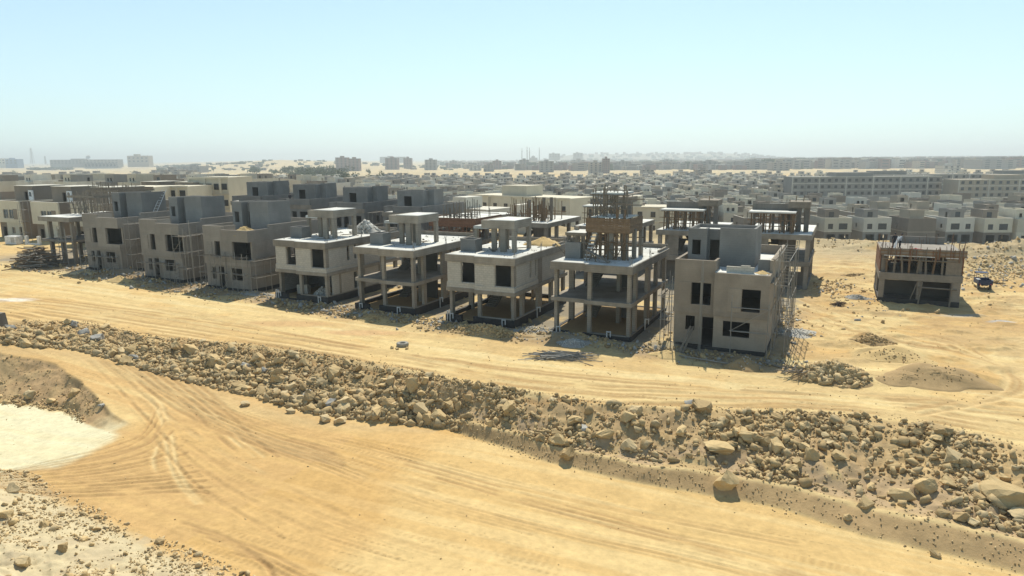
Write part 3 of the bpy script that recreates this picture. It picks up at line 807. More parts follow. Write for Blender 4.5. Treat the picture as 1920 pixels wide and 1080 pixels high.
def col(t, u, v, z0, z1, du=.3, dv=.5, mat='concrete'):
    m = MB(); m.box(-du / 2, du / 2, -dv / 2, dv / 2, 0, z1 - z0); o = m.build('column', mat, t); o.location = (u, v, z0); return o


COLS = [(-.2, .3, .3, .45), (-3.75, .3, .35, .3), (-7.05, .8, .3, .5), (-.2, 2.1, .3, .5), (-.12, 5.9, .3, 1.0), (-.2, 9.2, .3, .6), (-.2, 12.6, .3, .5),
        (-7.05, 4.6, .5, .35), (-7.05, 8.6, .3, .6), (-7.05, 12.6, .3, .5), (-2.6, 5.2, .35, .6), (-3.6, 9.6, .35, .6), (-3.7, 12.6, .3, .5)]


def columns(t, z0, z1, skip=(), mat='concrete'):
    for n, (u, v, du, dv) in enumerate(COLS):
        if n not in skip: col(t, u, v, z0, z1, du, dv, mat)


def plinth(t, mat='bitumen', h=.75, low=-.6):
    m = MB(); a = .05
    m.wall_u(-W_ - a, a, -a, .25, low, h, [(-5.6, -4.3, h - .5, h)]); m.wall_v(.25, L_ + a, -.25, a, low, h); m.wall_v(.25, L_ + a, -W_ - a, -W_ + .25, low, h); m.wall_u(-W_ + .25, -.25, L_ - .25, L_ + a, low, h)
    m.build('plinth', mat, t)
    b = MB(); b.box(-W_ + .25, -.25, .25, L_ - .25, low, .35); b.build('floor_fill', 'sand_brown', t)
    c = MB(); c.wall_u(-3.6, -.3, -.02, .2, h, h + .1); c.wall_v(.3, L_ - .3, -.2, .02, h, h + .1); c.build('ground_beam', 'concrete', t)


def stair(t, u0=-6.3, v0=6.2, z0=.35, z1=3.0, mat='concrete_dark'):
    m = MB(); n = 9; h = (z1 - z0) / n / 2
    for k in range(n): m.box(u0, u0 + 1.1, v0 + .28 * k, v0 + .28 * (k + 1), z0 + h * k, z0 + h * (k + 1) + .02)
    m.bar((u0 + .55, v0, z0 - .1), (u0 + .55, v0 + .28 * n, z0 + h * n - .12), 1.06, .16)
    m.box(u0 - .1, u0 + 2.5, v0 + .28 * n, v0 + .28 * n + 1.1, z0 + h * n - .15, z0 + h * n)
    for k in range(n): m.box(u0 + 1.35, u0 + 2.45, v0 + .28 * (n - k - 1), v0 + .28 * (n - k), z0 + h * (n + k), z0 + h * (n + k + 1) + .02)
    m.bar((u0 + 1.9, v0 + .28 * n, z0 + h * n - .1), (u0 + 1.9, v0, z1 - .12), 1.06, .16)
    m.build('stair', mat, t)


def pipes(t, spots):
    for u, v, h in spots:
        m = MB(); m.tube((0, 0, 0), (0, 0, h), .06, 7); m.tube((0, 0, h - .06), (.32, 0, h - .06), .055, 7); m.tube((.32, 0, h + .02), (.32, 0, h - .5), .055, 7)
        o = m.build('drain_pipe', 'pvc', t); o.location = (u, v, -.1)


def starter_bars(t, spots, z, h=.8, mat='rebar'):
    for u, v in spots:
        m = MB()
        for k in range(6): m.tube((u + random.uniform(-.15, .15), v + random.uniform(-.2, .2), z), (u + random.uniform(-.18, .18), v + random.uniform(-.22, .22), z + h * random.uniform(.7, 1.1)), .014, 4)
        m.build('starter_bar', mat, t)


def canopy(t, zb=Z2b, hi=9.62, u0=-5.15, u1=-1.55, v0=3.4, v1=7.4):
    """open stair head: columns, deep beam, thin top and a lower side canopy, plus the shaft box beside it"""
    for u, v, du, dv in ((u1 - .18, v0 + .3, .3, .55), (u1 - 1.3, v0 + .2, .6, .3), (u0 + .95, v0 + .9, .5, .3), (u1 - .18, v1 - .3, .3, .5), (u0 + .3, v1 - .3, .35, .5), (u1 - 2.0, v0 + 2.4, .35, .35)):
        col(t, u, v, zb + .03, hi - .75, du, dv)
    m = MB(); m.wall_u(u0, u1, v0, v0 + .3, hi - .8, hi - .03); m.wall_v(v0 + .3, v1, u1 - .3, u1, hi - .8, hi - .03); m.wall_v(v0 + .3, v1, u0, u0 + .3, hi - .8, hi - .03); m.wall_u(u0 + .3, u1 - .3, v1 - .3, v1, hi - .8, hi - .03)
    m.build('canopy_beam', 'concrete', t)
    m = MB(); m.box(u0 + .3, u1 - .3, v0 + .3, v1 - .3, hi - .25, hi - .06); m.box(u0 + .9, u1 - .02, v0 + .02, v1 - .02, hi - .03, hi + .03); m.build('canopy_slab', 'screed', t)
    m = MB(); m.box(u0 - 1.7, u0, v0 + 1.5, v1 - .4, hi - 1.05, hi - .8); m.box(u0 - 1.66, u0 - .04, v0 + 1.54, v1 - .44, hi - .8, hi - .77); m.build('side_canopy', 'screed', t)
    col(t, u0 - 1.5, v0 + 1.8, zb + .03, hi - 1.05, .3, .4)
    m = MB(); m.wall_u(-7.0, -5.35, v0 - .9, v0 - .7, zb + .03, zb + 1.25); m.wall_v(v0 - .7, v0 + .5, -5.55, -5.35, zb + .03, zb + 1.25); m.wall_v(v0 - .7, v0 + .5, -7.0, -6.8, zb + .03, zb + 1.25); m.wall_u(-6.8, -5.55, v0 + .3, v0 + .5, zb + .03, zb + 1.25)
    m.build('shaft_wall', 'plaster_cool', t)


def back_upstand(t, z=Z2b):
    m = MB(); m.wall_u(-W_, .0, L_ - .15, L_ + .05, z + .03, z + .45); m.wall_v(9.5, L_ - .15, -.18, .02, z + .03, z + .25); m.build('roof_upstand', 'concrete', t)


def roof_litter(t, seed):
    r = np.random.default_rng(300 + seed); n = 90; p = np.stack([r.uniform(-W_ + .3, -.3, n), r.uniform(1, L_ - .5, n), np.full(n, Z2b + .05)], 1)
    s = scatter('debris', p, np.clip(r.lognormal(-2.3, .5, n), .05, .3), ['rock_grey', 'concrete_dark', 'timber_grey'], None, 400 + seed); s.parent = t
    for k in range(4):
        u, v, a = r.uniform(-6.5, -1), r.uniform(1, 12), r.uniform(0, 3); m = MB(); m.bar((u, v, Z2b + .07), (u + 1.6 * math.cos(a), v + 1.6 * math.sin(a), Z2b + .07), .16, .05); m.build('loose_plank', 'timber_grey', t)


def block_upper(t, mat='block'):
    """the white limestone block infill of the first floor"""
    z0, z1 = Z1b, Z2a
    m = MB(); m.wall_u(-W_, US, SB, SB + .2, z0, z1, [(-5.75, -4.3, z0 + .55, z1 - .02)]); m.build('wall', mat, t)
    m = MB(); m.wall_u(US, -.02, .0, .2, z0, z1, [(-1.95, -.02, z0 + .5, z1 - .02)]); m.build('wall', mat, t)
    m = MB(); m.wall_v(.2, 5.4, -.2, -.02, z0, z1, [(.2, .55, z0 + .5, z1 - .02), (3.5, 3.95, z0 + .9, z1 - .02), (4.75, 5.15, z0 + .9, z1 - .02)]); m.build('wall', mat, t)
    m = MB(); m.wall_v(6.45, L_ - .6, -.2, -.02, z0 - .1, z1); m.build('wall', mat, t)
    m = MB(); m.wall_v(SB + .2, L_, -W_, -W_ + .2, z0, z1, [(2.5, 3.6, z0 + 1, z1 - .2)]); m.build('wall', mat, t)
    m = MB(); m.wall_u(-W_ + .2, -.2, L_ - .2, L_, z0, z1, [(-5.5, -3.6, z0 + .8, z1 - .2), (-2.5, -1.2, z0 + .8, z1 - .2)]); m.build('wall', mat, t)
    m = MB(); m.wall_u(-W_ + .2, -.25, 3.0, 3.2, z0, z1); m.build('partition', 'painted_shade', t)  # room shade painted into this wall's dark colour
    # recessed infill panels and the outline of the corner opening
    m = MB(); m.box(-6.9, -5.8, SB - .05, SB, z0 + .5, z1 - .04); m.build('infill_panel', mat, t)
    m = MB(); m.box(-3.1, -2.0, -.05, .0, z0 + .45, z1 - .04); m.build('infill_panel', mat, t)
    m = MB(); m.box(-W_ - .06, US, SB - .07, SB, z0 - .1, z0 + .5); m.box(US, .05, -.07, .0, z0 - .1, z0 + .45); m.box(-.02, .05, .0, 5.4, z0 - .1, z0 + .45); m.build('spandrel', mat, t)


def frame_villa(i, label, kind):
    x, y = villa_xy(i); z = float(zplat(np.array(float(i))))
    t = thing('villa', (x, y, z), TH, label, 'villa', 'unfinished villas of the first row')
    plinth(t, h=.4 if i == 1 else .75); columns(t, .35, Z1a); slab(t, 'floor_slab', Z1a, Z1b, 'concrete')
    columns(t, Z1b, Z2a); slab(t, 'roof_slab', Z2a, Z2b, 'concrete', .16); screed(t, Z2b)
    stair(t, z0=.35, z1=Z1a); stair(t, z0=Z1b, z1=Z2a); back_upstand(t); roof_litter(t, i)
    if kind == 'block':
        block_upper(t)
        pipes(t, [(-7.1, -.12, 1.2), (-6.8, -.12, 1.0), (-1.2, -.12, .9), (.1, 5.0, 1.2)])
    else:
        pipes(t, [(-6.7, -.1, .9), (-2.0, -.12, .9), (.1, 4.6, 1.2)])
        m = MB(); m.wall_u(-3.2, -1.9, 7.2, 7.4, .35, Z1a); m.wall_u(-3.2, -1.9, 7.2, 7.4, Z1b, Z2a); m.build('partition', 'painted_shade', t)  # inner walls coloured dark as painted shade
    starter_bars(t, [(.0, 6.2), (-.1, .4), (-7.1, 12.6), (-.1, 12.6)], Z2b, .9, 'rebar_grey')
    return t


vE = frame_villa(4, 'white block villa with rubble inside its part walled ground floor', 'block')
for (v0, v1) in ((1.0, 2.0), (2.4, 5.4), (6.4, 9.0)):
    m = MB(); m.wall_v(v0, v1, -.22, -.04, .85, Z1a, [(v1 - .9, v1 - .2, .95, 2.8)] if v0 > 2 and v0 < 3 else []); m.build('wall', 'block', vE)
m = MB(); m.wall_v(.9, 11, -W_ + .02, -W_ + .22, .35, Z1a); m.build('wall', 'block_grey', vE)
m = MB(); m.wall_u(-W_ + .22, -.3, 6.6, 6.8, .35, Z1a, [(-4.6, -3.4, .35, 2.5)]); m.build('partition', 'block_grey', vE)
canopy(vE)
vD = frame_villa(3, 'open concrete frame villa two storeys high with stair head columns on its roof', 'open'); canopy(vD)
vC = frame_villa(2, 'white block villa on open ground floor columns, sand heap on its roof', 'block'); canopy(vC)
vB = frame_villa(1, 'open concrete frame villa with timber formwork and a plank ladder on its roof', 'open')
m = MB(); m.wall_u(-7.0, -5.5, 2.6, 2.8, Z2b + .03, Z2b + 1.5); m.wall_v(2.8, 4.0, -5.7, -5.5, Z2b + .03, Z2b + 1.5); m.wall_v(2.8, 4.0, -7.0, -6.8, Z2b + .03, Z2b + 1.5); m.build('shaft_wall', 'plaster_cool', vB)
for u, v, du, dv in ((-1.7, 3.6, .5, .3), (-2.9, 3.3, .6, .3), (-1.1, 4.6, .3, .5), (-4.4, 7.2, .4, .4), (-1.2, 7.2, .3, .6), (-6.8, 5.2, .3, .4)): col(vB, u, v, Z2b + .03, 9.2, du, dv)


def person(x, y, z, rz, label, top, legs, pose=0.0, lean=0.0):
    """one continuous skinned figure, with hair and face features"""
    me = bpy.data.meshes.new('person'); bm = bmesh.new()
    J = [((0, 0, .93), .13), ((0, .01, 1.12), .125), ((0, .0 + lean * .1, 1.36), .15), ((0, .01 + lean * .18, 1.50), .06), ((0, -.01 + lean * .22, 1.60), .085), ((0, -.015 + lean * .25, 1.70), .085)]
    E = [(0, 1), (1, 2), (2, 3), (3, 4), (4, 5)]
    for s in (-1, 1):
        b0 = len(J)
        J += [((s * .19, .0 + lean * .15, 1.42), .065), ((s * .25, -.04 + pose * .1 - lean * .2, 1.16), .05), ((s * .2, -.2 - pose * .1 - lean * .3, 1.0 + pose * .2), .038), ((s * .19, -.29 - lean * .32, .99 + pose * .25), .032)]
        E += [(2, b0), (b0, b0 + 1), (b0 + 1, b0 + 2), (b0 + 2, b0 + 3)]
        b1 = len(J)
        J += [((s * .10, .0, .86), .10), ((s * .12, -.05 * s * (1 + pose), .50), .072), ((s * .13, .06 * s * (1 + pose), .09), .05), ((s * .14, -.13 + .06 * s, .04), .042)]
        E += [(0, b1), (b1, b1 + 1), (b1 + 1, b1 + 2), (b1 + 2, b1 + 3)]
    vs = [bm.verts.new(p) for p, _ in J]
    for a_, b_ in E: bm.edges.new((vs[a_], vs[b_]))
    bm.to_mesh(me); bm.free()
    o = bpy.data.objects.new('person', me); COL.objects.link(o)
    mod = o.modifiers.new('skin', 'SKIN'); sl = me.skin_vertices[0].data
    for k, (_, r) in enumerate(J): sl[k].radius = (r, r); sl[k].use_root = (k == 0)
    o.modifiers.new('sub', 'SUBSURF').levels = 1
    bpy.context.view_layer.update()
    dg = bpy.context.evaluated_depsgraph_get(); me2 = bpy.data.meshes.new_from_object(o.evaluated_get(dg)); o.modifiers.clear(); o.data = me2
    me2.materials.clear()
    for mm in (top, legs, 'skin', 'dark'): me2.materials.append(MT[mm])
    for p in me2.polygons:
        c = p.center; p.use_smooth = True
        p.material_index = 2 if (c.z > 1.49 and c.z < 1.9) or (abs(c.x) > .15 and c.y < -.22 and c.z > .8) else 3 if c.z < .1 else 1 if c.z < .97 and abs(c.x) < .2 and c.y > -.17 else 0
    h = MB(); bmh = bmesh.new(); bmesh.ops.create_icosphere(bmh, subdivisions=2, radius=.1, matrix=Matrix.Translation((0, .02 + lean * .25, 1.70)) @ Matrix.Diagonal((.95, 1.05, .9, 1)))
    hm = bpy.data.meshes.new('hair'); bmh.to_mesh(hm); bmh.free(); hm.materials.append(MT['dark'])
    child('hair', hm, o)
    f = MB(); f.box(-.015, .015, -.125 + lean * .25, -.09 + lean * .25, 1.63, 1.67); f.build('nose', 'skin', o)
    o.location = (x, y, z); o.rotation_euler = (0, 0, rz)
    return tag(o, label, 'person', 'workers on the roofs')


# ---------------- formwork: a forest of timber props under boards
def formwork(x, y, z, rz, u0, u1, v0, v1, h, label, mat='timber', n=26, board=.0, deck=True, over=.0, boards_u=None, seed=1, brace=6):
    rd = random.Random(seed)
    t = thing('formwork', (x, y, z), rz, label, 'formwork', 'timber formwork on the frames')
    for k in range(n):
        u = rd.uniform(u0, u1); v = v0 if k % 2 else rd.uniform(v0, v1)
        stick('prop', t, (u, v, 0), (u + rd.uniform(-.08, .08), v + rd.uniform(-.08, .08), h + rd.uniform(0, over)), rd.uniform(.09, .14), mat)
    for k in range(4):
        zz_ = h * (.35 + .3 * (k % 2)); v = v0 - .06 if k < 2 else v1
        stick('ledger', t, (u0 - .3, v, zz_), (u1 + .3, v, zz_ + rd.uniform(-.1, .1)), .1, mat)
    for k in range(brace):
        u = rd.uniform(u0, u1 - .8); stick('brace', t, (u, v0 - .12, .1), (u + rd.uniform(.4, 1.2) * rd.choice((1, -1)), v0 - .12, h * rd.uniform(.6, .95)), .09, mat)
    if board:
        nb = max(2, int(board / .2)); bw = board / nb
        for k in range(nb):
            g = .012
            m = MB(); m.box(u0 - .1, u1 + .1, v0 - .16, v0 - .11, h + k * bw + g, h + (k + 1) * bw); m.build('board', mat, t)
            m = MB(); m.box(u1 + .1, u1 + .15, v0 - .16, v1 + .1, h + k * bw + g, h + (k + 1) * bw); m.build('board', mat, t)
            m = MB(); m.box(u0 - .15, u0 - .1, v0 - .16, v1 + .1, h + k * bw + g, h + (k + 1) * bw); m.build('board', mat, t)
    if deck:
        m = MB(); m.box(u0 - .1, u1 + .1, v0 - .1, v1 + .1, h - .06 + .0, h + .03); m.build('deck', mat, t)
    return t


xB, yB = villa_xy(1); zB = Z2b + .03 + float(zplat(np.array(1.0)))
fB = formwork(xB, yB, zB, TH, -5.0, -1.2, 3.1, 7.0, 2.45, 'timber formwork with deep brown boards on the open frame beside the plastered villa', 'timber', 34, 1.25, seed=3, over=2.2)
m = MB(); m.box(-4.8, -1.4, 3.3, 6.8, 3.72, 3.8); m.build('deck', 'screed', fB)
fB2 = formwork(xB, yB, zB, TH, -6.9, -5.2, 2.9, 5.8, 2.1, 'small timber propped landing with a pale slab beside the deep formwork', 'timber_grey', 16, .25, seed=5)
m = MB(); m.box(-7.0, -5.2, 2.85, 5.9, 2.16, 2.34); m.build('deck', 'screed', fB2)
fB3 = formwork(xB, yB, zB + 3.85, TH, -4.9, -1.5, 3.6, 8.2, 1.9, 'upper stage of props standing over the deep brown boards', 'timber_grey', 26, .0, seed=8, over=.9)
m = MB(); m.box(-4.9, -1.9, 3.6, 6.8, 1.95, 2.1); m.build('deck', 'screed', fB3)
# plank ladder up the formwork
t = thing('ladder', (xB, yB, zB), TH, 'pale plank ladder leaning on the timber formwork of the open frame', 'ladder')
for s in (0, .5): stick('rail', t, (-4.9 + s, 1.9, .05), (-4.5 + s, 3.4, 2.9), .14, 'timber_grey')
for k in range(9):
    f_ = k / 9; stick('rung', t, (-4.9 + .4 * f_, 1.9 + 1.5 * f_, .15 + 2.8 * f_), (-4.4 + .4 * f_, 1.9 + 1.5 * f_, .15 + 2.8 * f_), .12, 'pvc')
t = thing('plank_ramp', (xB, yB, zB), TH, 'sloping plank ramp lying from the ladder down onto the roof', 'ramp')
m = MB(); m.bar((-4.6, 1.7, 1.05), (-2.3, 1.3, .06), .3, .05); m.build('plank', 'timber_grey', t)
m = MB(); m.bar((-4.6, 1.4, 1.05), (-2.3, 1.0, .06), .25, .05); m.build('plank', 'timber_grey', t)
stick('strut', t, (-4.5, 1.5, .0), (-4.5, 1.5, 1.0), .1, 'timber_grey'); stick('strut', t, (-3.6, 1.4, .0), (-3.9, 1.4, .7), .1, 'timber_grey')


# ---------------- finished shells of the first row
def roof_room(t, z, u0=-6.4, u1=-.9, v0=4.0, v1=7.8, h=3.3, mat='plaster_cool', simple=False):
    a, b = u0 + 1.55, u0 + 2.55
    m = MB(); m.wall_u(u0, a, v0, v0 + .2, z, z + h, [(u0 + .35, u0 + 1.05, z + .95, z + 2.2)]); m.build('room_wall', mat, t)
    m = MB(); m.wall_u(a, b, v0 + .9, v0 + 1.1, z, z + h - .1, [(a + .1, b - .1, z, z + 2.15)]); m.build('room_wall', mat, t)
    m = MB(); m.wall_u(b, u1, v0 + .25, v0 + .45, z, z + h + .1); m.wall_v(v0 + .45, v1, u1 - .2, u1, z, z + h + .1); m.wall_v(v0 + .45, v0 + 1.1, b, b + .2, z, z + h); m.build('room_wall', mat, t)
    m = MB(); m.wall_v(v0 + .2, v1, u0, u0 + .2, z, z + h); m.wall_v(v0 + .2, v0 + 1.1, a - .2, a, z, z + h); m.wall_u(u0 + .2, u1 - .2, v1 - .2, v1, z, z + h, [(u0 + 2.0, u0 + 2.4, z + .8, z + 2.0), (u0 + 2.8, u0 + 3.2, z + .8, z + 2.0)]); m.build('room_wall', mat, t)
    m = MB(); m.box(u0 + .2, a - .2, v0 + .2, v1 - .2, z + h - .5, z + h - .3); m.box(a - .2, u1 - .2, v0 + 1.1, v1 - .2, z + h - .5, z + h - .3); m.build('room_roof', 'screed', t)


def shell_villa(i, label, mat, side=True, spec=0):
    x, y = villa_xy(i); z = float(zplat(np.array(float(i))))
    t = thing('villa', (x, y, z), TH, label, 'villa', 'unfinished villas of the first row')
    m = MB(); m.wall_u(-W_ - .02, .02, -.02, .2, -.6, .4); m.wall_v(.2, L_, -.2, .02, -.6, .4); m.wall_v(.2, L_, -W_ - .02, -W_ + .2, -.6, .4); m.build('plinth', 'bitumen', t)
    b = MB(); b.box(-W_ + .2, -.2, .2, L_ - .2, -.6, .3); b.build('floor_fill', 'concrete_dark', t)
    # ground floor
    lo = [(-6.35, -5.6, 1.55, 2.75), (-5.0, -4.05, .4, 2.75)] if spec == 0 else [(-6.4, -5.8, 1.2, 2.6), (-5.3, -4.45, .4, 2.7)]
    m = MB(); m.wall_u(-W_, US + .05, SB, SB + .22, .4, Z1a, lo); m.build('wall', mat, t)
    m = MB(); m.wall_u(US + .05, 0, .05, .27, .4, Z1a, [(-3.3, -1.25, 1.4, 2.65)] if spec == 0 else [(-2.95, -1.2, 1.35, 2.7)]); m.build('wall', mat, t)
    m = MB(); m.wall_v(.27, L_, -.24, -.02, .4, Z1a, [(7.2, 8.3, .5, 2.6), (9.5, 11.0, 1.2, 2.6)]); m.build('wall', mat, t)
    m = MB(); m.wall_v(SB + .22, L_, -W_ + .0, -W_ + .22, .4, Z1a, [(8, 9, 1.2, 2.5)]); m.wall_u(-W_ + .22, -.24, L_ - .22, L_, .4, Z1a, [(-4.5, -2.5, .4, 2.6)]); m.build('wall', mat, t)
    m = MB(); m.wall_u(-W_ + .22, -.24, 6.4, 6.6, .4, Z1a); m.build('partition', 'painted_shade', t)  # added without openings to block light, shade painted into its colour
    slab(t, 'floor_slab', Z1a, Z1b, mat, .1)
    # first floor, standing a little proud of the ground floor
    m = MB(); m.wall_u(-W_ - .06, US, SB - .08, SB + .16, Z1b, 7.4, [(-5.95, -4.4, 3.75, 5.55)] if spec == 0 else [(-5.6, -4.75, 3.75, 5.65)]); m.build('wall', mat, t)
    m = MB(); m.box(-6.95, -6.0, SB - .12, SB - .08, 3.75, 5.55); m.build('infill_panel', mat, t)
    if spec == 0:
        m = MB(); m.wall_u(US, .06, -.08, .16, Z1b, Z2b, [(-1.95, -.55, 3.55, 5.35)]); m.build('wall', mat, t)
        m = MB(); m.box(-3.0, -2.0, -.12, -.08, 3.5, 5.35); m.build('infill_panel', mat, t)
        m = MB(); m.wall_v(.16, 1.9, -.18, .06, Z1b, Z2b); m.wall_v(1.9, L_, -.18, .06, Z1b, 7.45, [(7.2, 7.7, 4.0, 5.4), (9.5, 10.6, 4.0, 5.4)]); m.build('wall', mat, t)
        m = MB(); m.wall_u(-3.3, -1.2, .45, .65, Z2b + .03, Z2b + .5); m.wall_u(-2.2, -1.5, .45, .65, Z2b + .5, Z2b + .62); m.build('parapet_block', 'block', t)
        m = MB(); m.wall_u(-1.1, -.2, 2.0, 2.2, Z2b + .03, Z2b + .95); m.build('parapet', 'plaster_cool', t)
    else:
        m = MB(); m.wall_u(US, .06, -.08, .16, Z1b, 7.05, [(-2.35, .06, 3.75, 5.75)]); m.build('wall', mat, t)
        m = MB(); m.box(-3.3, -2.4, -.12, -.08, 3.75, 5.7); m.build('infill_panel', mat, t)
        m = MB(); m.wall_v(.16, 3.2, -.18, .06, Z1b, 7.05, [(.16, .5, 3.75, 5.75)]); m.wall_v(3.2, L_, -.18, .06, Z1b, 7.45, [(7.5, 8.6, 4.0, 5.4)]); m.build('wall', mat, t)
    m = MB(); m.wall_v(SB + .16, L_, -W_ - .06, -W_ + .18, Z1b, 7.4, [(8, 9, 4.2, 5.4)]); m.wall_u(-W_ + .18, -.18, L_ - .24, L_, Z1b, 7.4, [(-5, -3.8, 4, 5.4), (-2.6, -1.6, 4, 5.4)]); m.wall_v(SB + .16, 2.2, US - .2, US, Z2b + .03, 7.4); m.build('wall', mat, t)
    m = MB(); m.wall_u(-W_ + .18, -.18, 6.4, 6.6, Z1b, Z2a); m.build('partition', 'painted_shade', t)  # upper light-blocking wall, also added, in painted shade
    m = MB(); m.box(-W_ + .18, -.18, .62, L_ - .24, Z2a + .35, Z2b); m.box(US + .0, -.18, .16, .62, Z2a + .35, Z2b); m.build('roof_slab', 'concrete', t)
    m = MB(); m.box(-W_ + .18, -.18, .62, L_ - .24, Z2b, Z2b + .03); m.box(US, -.18, .16, .62, Z2b, Z2b + .03); m.build('roof_screed', 'screed', t)
    roof_room(t, Z2b + .03, *((-6.9, -1.5, 2.9, 7.4, 3.15) if spec == 0 else (-6.4, -.9, 4.0, 7.8, 3.35)), mat='plaster_cool')
    return t


vA = shell_villa(0, 'tan plastered two storey villa at the near end of the row, scaffolds at its sides', 'plaster_tan', spec=0)
shell_villa(5, 'grey plastered villa beside the white block villa, sand heap on its corner roof', 'plaster', spec=1)
shell_villa(6, 'grey plastered villa in the middle of three alike, corner window open', 'plaster', spec=1)
shell_villa(7, 'grey plastered villa beside the low unfinished slab at the row end', 'plaster', spec=1)

# ---------------- the low unfinished frame at the far end of the row
x8, y8 = villa_xy(8.05, 1.2); z8 = float(zplat(np.array(8.0)))
t = thing('villa', (x8, y8, z8), TH, 'low unfinished slab on columns with timber posts above, at the far end of the row', 'villa', 'unfinished villas of the first row')
for u, v in ((-.4, .5), (-2.8, .5), (-5.6, .7), (-.4, 4), (-.4, 8), (-5.6, 4.5), (-5.6, 8), (-2.8, 8)): col(t, u, v, -.5, 3.0, .4, .45); col(t, u, v, 3.3, 5.75, .4, .45)
m = MB(); m.box(-6.6, .1, -.1, 9.5, 3.0, 3.3); m.build('floor_slab', 'concrete_dark', t)
m = MB(); m.box(-6.6, .2, -.2, 9.5, 5.75, 6.35); m.build('roof_slab', 'concrete', t)
m = MB(); m.box(-6.5, .1, -.1, 9.4, 6.35, 6.38); m.build('roof_screed', 'screed', t)
stair(t, -4.5, 4.5, 0, 3.0)
formwork(*villa_xy(8.05, 5.2), z8 + 6.38, TH, -6.0, -.4, 0, 6, 2.3, 'pale timber posts and braces above the low slab at the far end of the row', 'timber_grey', 40, .3, deck=False, seed=15, over=1.2, brace=16)
formwork(*villa_xy(8.9, 14), z8 + 2.5, TH, -6.0, 1.4, 0, 6, 6.5, 'tall timber and steel posts of a frame behind the low slab', 'timber_grey', 40, .3, deck=False, seed=17, over=1.6, brace=10)


# ---------------- second row, seen from behind
def rear_shell(i, label, mat='plaster_cool'):
    x, y = villa_xy(i, 33.5); z = float(zplat(np.array(float(i)))) + .1
    t = thing('villa', (x, y, z), TH, label, 'villa', 'grey villas of the second row')
    m = MB(); m.wall_u(-W_, 0, 0, .22, -.8, Z1a, [(-6.4, -4.6, .3, 2.5), (-3.0, -1.0, .3, 2.5)]); m.build('wall', mat, t)
    m = MB(); m.wall_u(-W_, 0, 0, .22, Z1b, Z2a, [(-6.6, -4.7, 3.5, 5.5), (-4.2, -3.2, 3.5, 5.4), (-2.5, -.6, 3.6, 5.4)]); m.build('wall', mat, t)
    m = MB(); m.wall_v(.22, L_, -.22, 0, -.8, 7.5, [(3, 4, 4, 5.2), (8, 9, 4, 5.2), (5.6, 6.6, .5, 2.3)]); m.build('wall', mat, t)
    m = MB(); m.wall_v(.22, L_, -W_, -W_ + .22, -.8, 7.4); m.wall_u(-W_ + .22, -.22, L_ - .22, L_, -.8, 7.4, [(-5, -3, 3.8, 5.4)]); m.build('wall', mat, t)
    m = MB(); m.box(-W_ - .1, .1, -.12, L_ + .1, Z1a, Z1b); m.build('floor_slab', 'concrete', t)
    m = MB(); m.box(-W_ + .22, -.22, .22, L_ - .22, Z2a, Z2b); m.box(-W_ - .1, 0, -.12, .22, Z2a, Z2b); m.build('roof_slab', 'concrete', t)
    m = MB(); m.box(-W_ + .22, -.22, .22, L_ - .22, Z2b, Z2b + .03); m.build('roof_screed', 'screed', t)
    m = MB(); m.wall_u(-5.4, -.22, .0, .22, Z2b, Z2b + .95); m.build('parapet', mat, t)
    m = MB(); m.box(-4.5, -.5, -1.7, -.12, 3.1, 3.36); m.build('porch_slab', 'screed', t)
    col(t, -.7, -1.5, -.5, 3.1); col(t, -4.2, -1.5, -.5, 3.1); col(t, -2.4, -1.5, -.5, 3.1)
    # room on the roof
    z0, h = Z2b + .03, 3.2; u0, u1, v0, v1 = -6.7, -1.7, 3.2, 7.4
    m = MB(); m.wall_u(u0, u1, v0, v0 + .2, z0, z0 + h, [(u0 + 1.3, u0 + 2.75, z0 + .75, z0 + 2.3)]); m.build('room_wall', mat, t)
    m = MB(); m.wall_v(v0 + .2, v0 + 1.6, u1 - .2, u1, z0, z0 + h); m.wall_u(u1, u1 + 1.1, v0 + 1.4, v0 + 1.6, z0, z0 + h + .2); m.wall_v(v0 + 1.6, v1, u1 + .9, u1 + 1.1, z0, z0 + h + .2); m.build('room_wall', mat, t)
    m = MB(); m.wall_v(v0 + .2, v1, u0, u0 + .2, z0, z0 + h); m.wall_u(u0 + .2, u1 + .9, v1 - .2, v1, z0, z0 + h); m.build('room_wall', mat, t)
    m = MB(); m.box(u0 + .2, u1 - .2, v0 + .2, v1 - .2, z0 + h - .45, z0 + h - .25); m.box(u1 - .2, u1 + .9, v0 + 1.6, v1 - .2, z0 + h - .3, z0 + h - .1); m.build('room_roof', 'screed', t)
    m = MB(); m.wall_v(.4, 3.4, -.22 + .0, -.02 + .0, Z2b + 1.0, Z2b + 1.02); return t


for i, lab in ((4.9, 'grey villa of the second row beside the red brown formwork'), (5.9, 'grey second row villa behind the white rubble heap, roof room with one window'),
               (6.9, 'grey second row villa with a worker on its roof terrace'), (7.9, 'grey second row villa with roof room in front of the cream block')):
    rear_shell(i, lab)


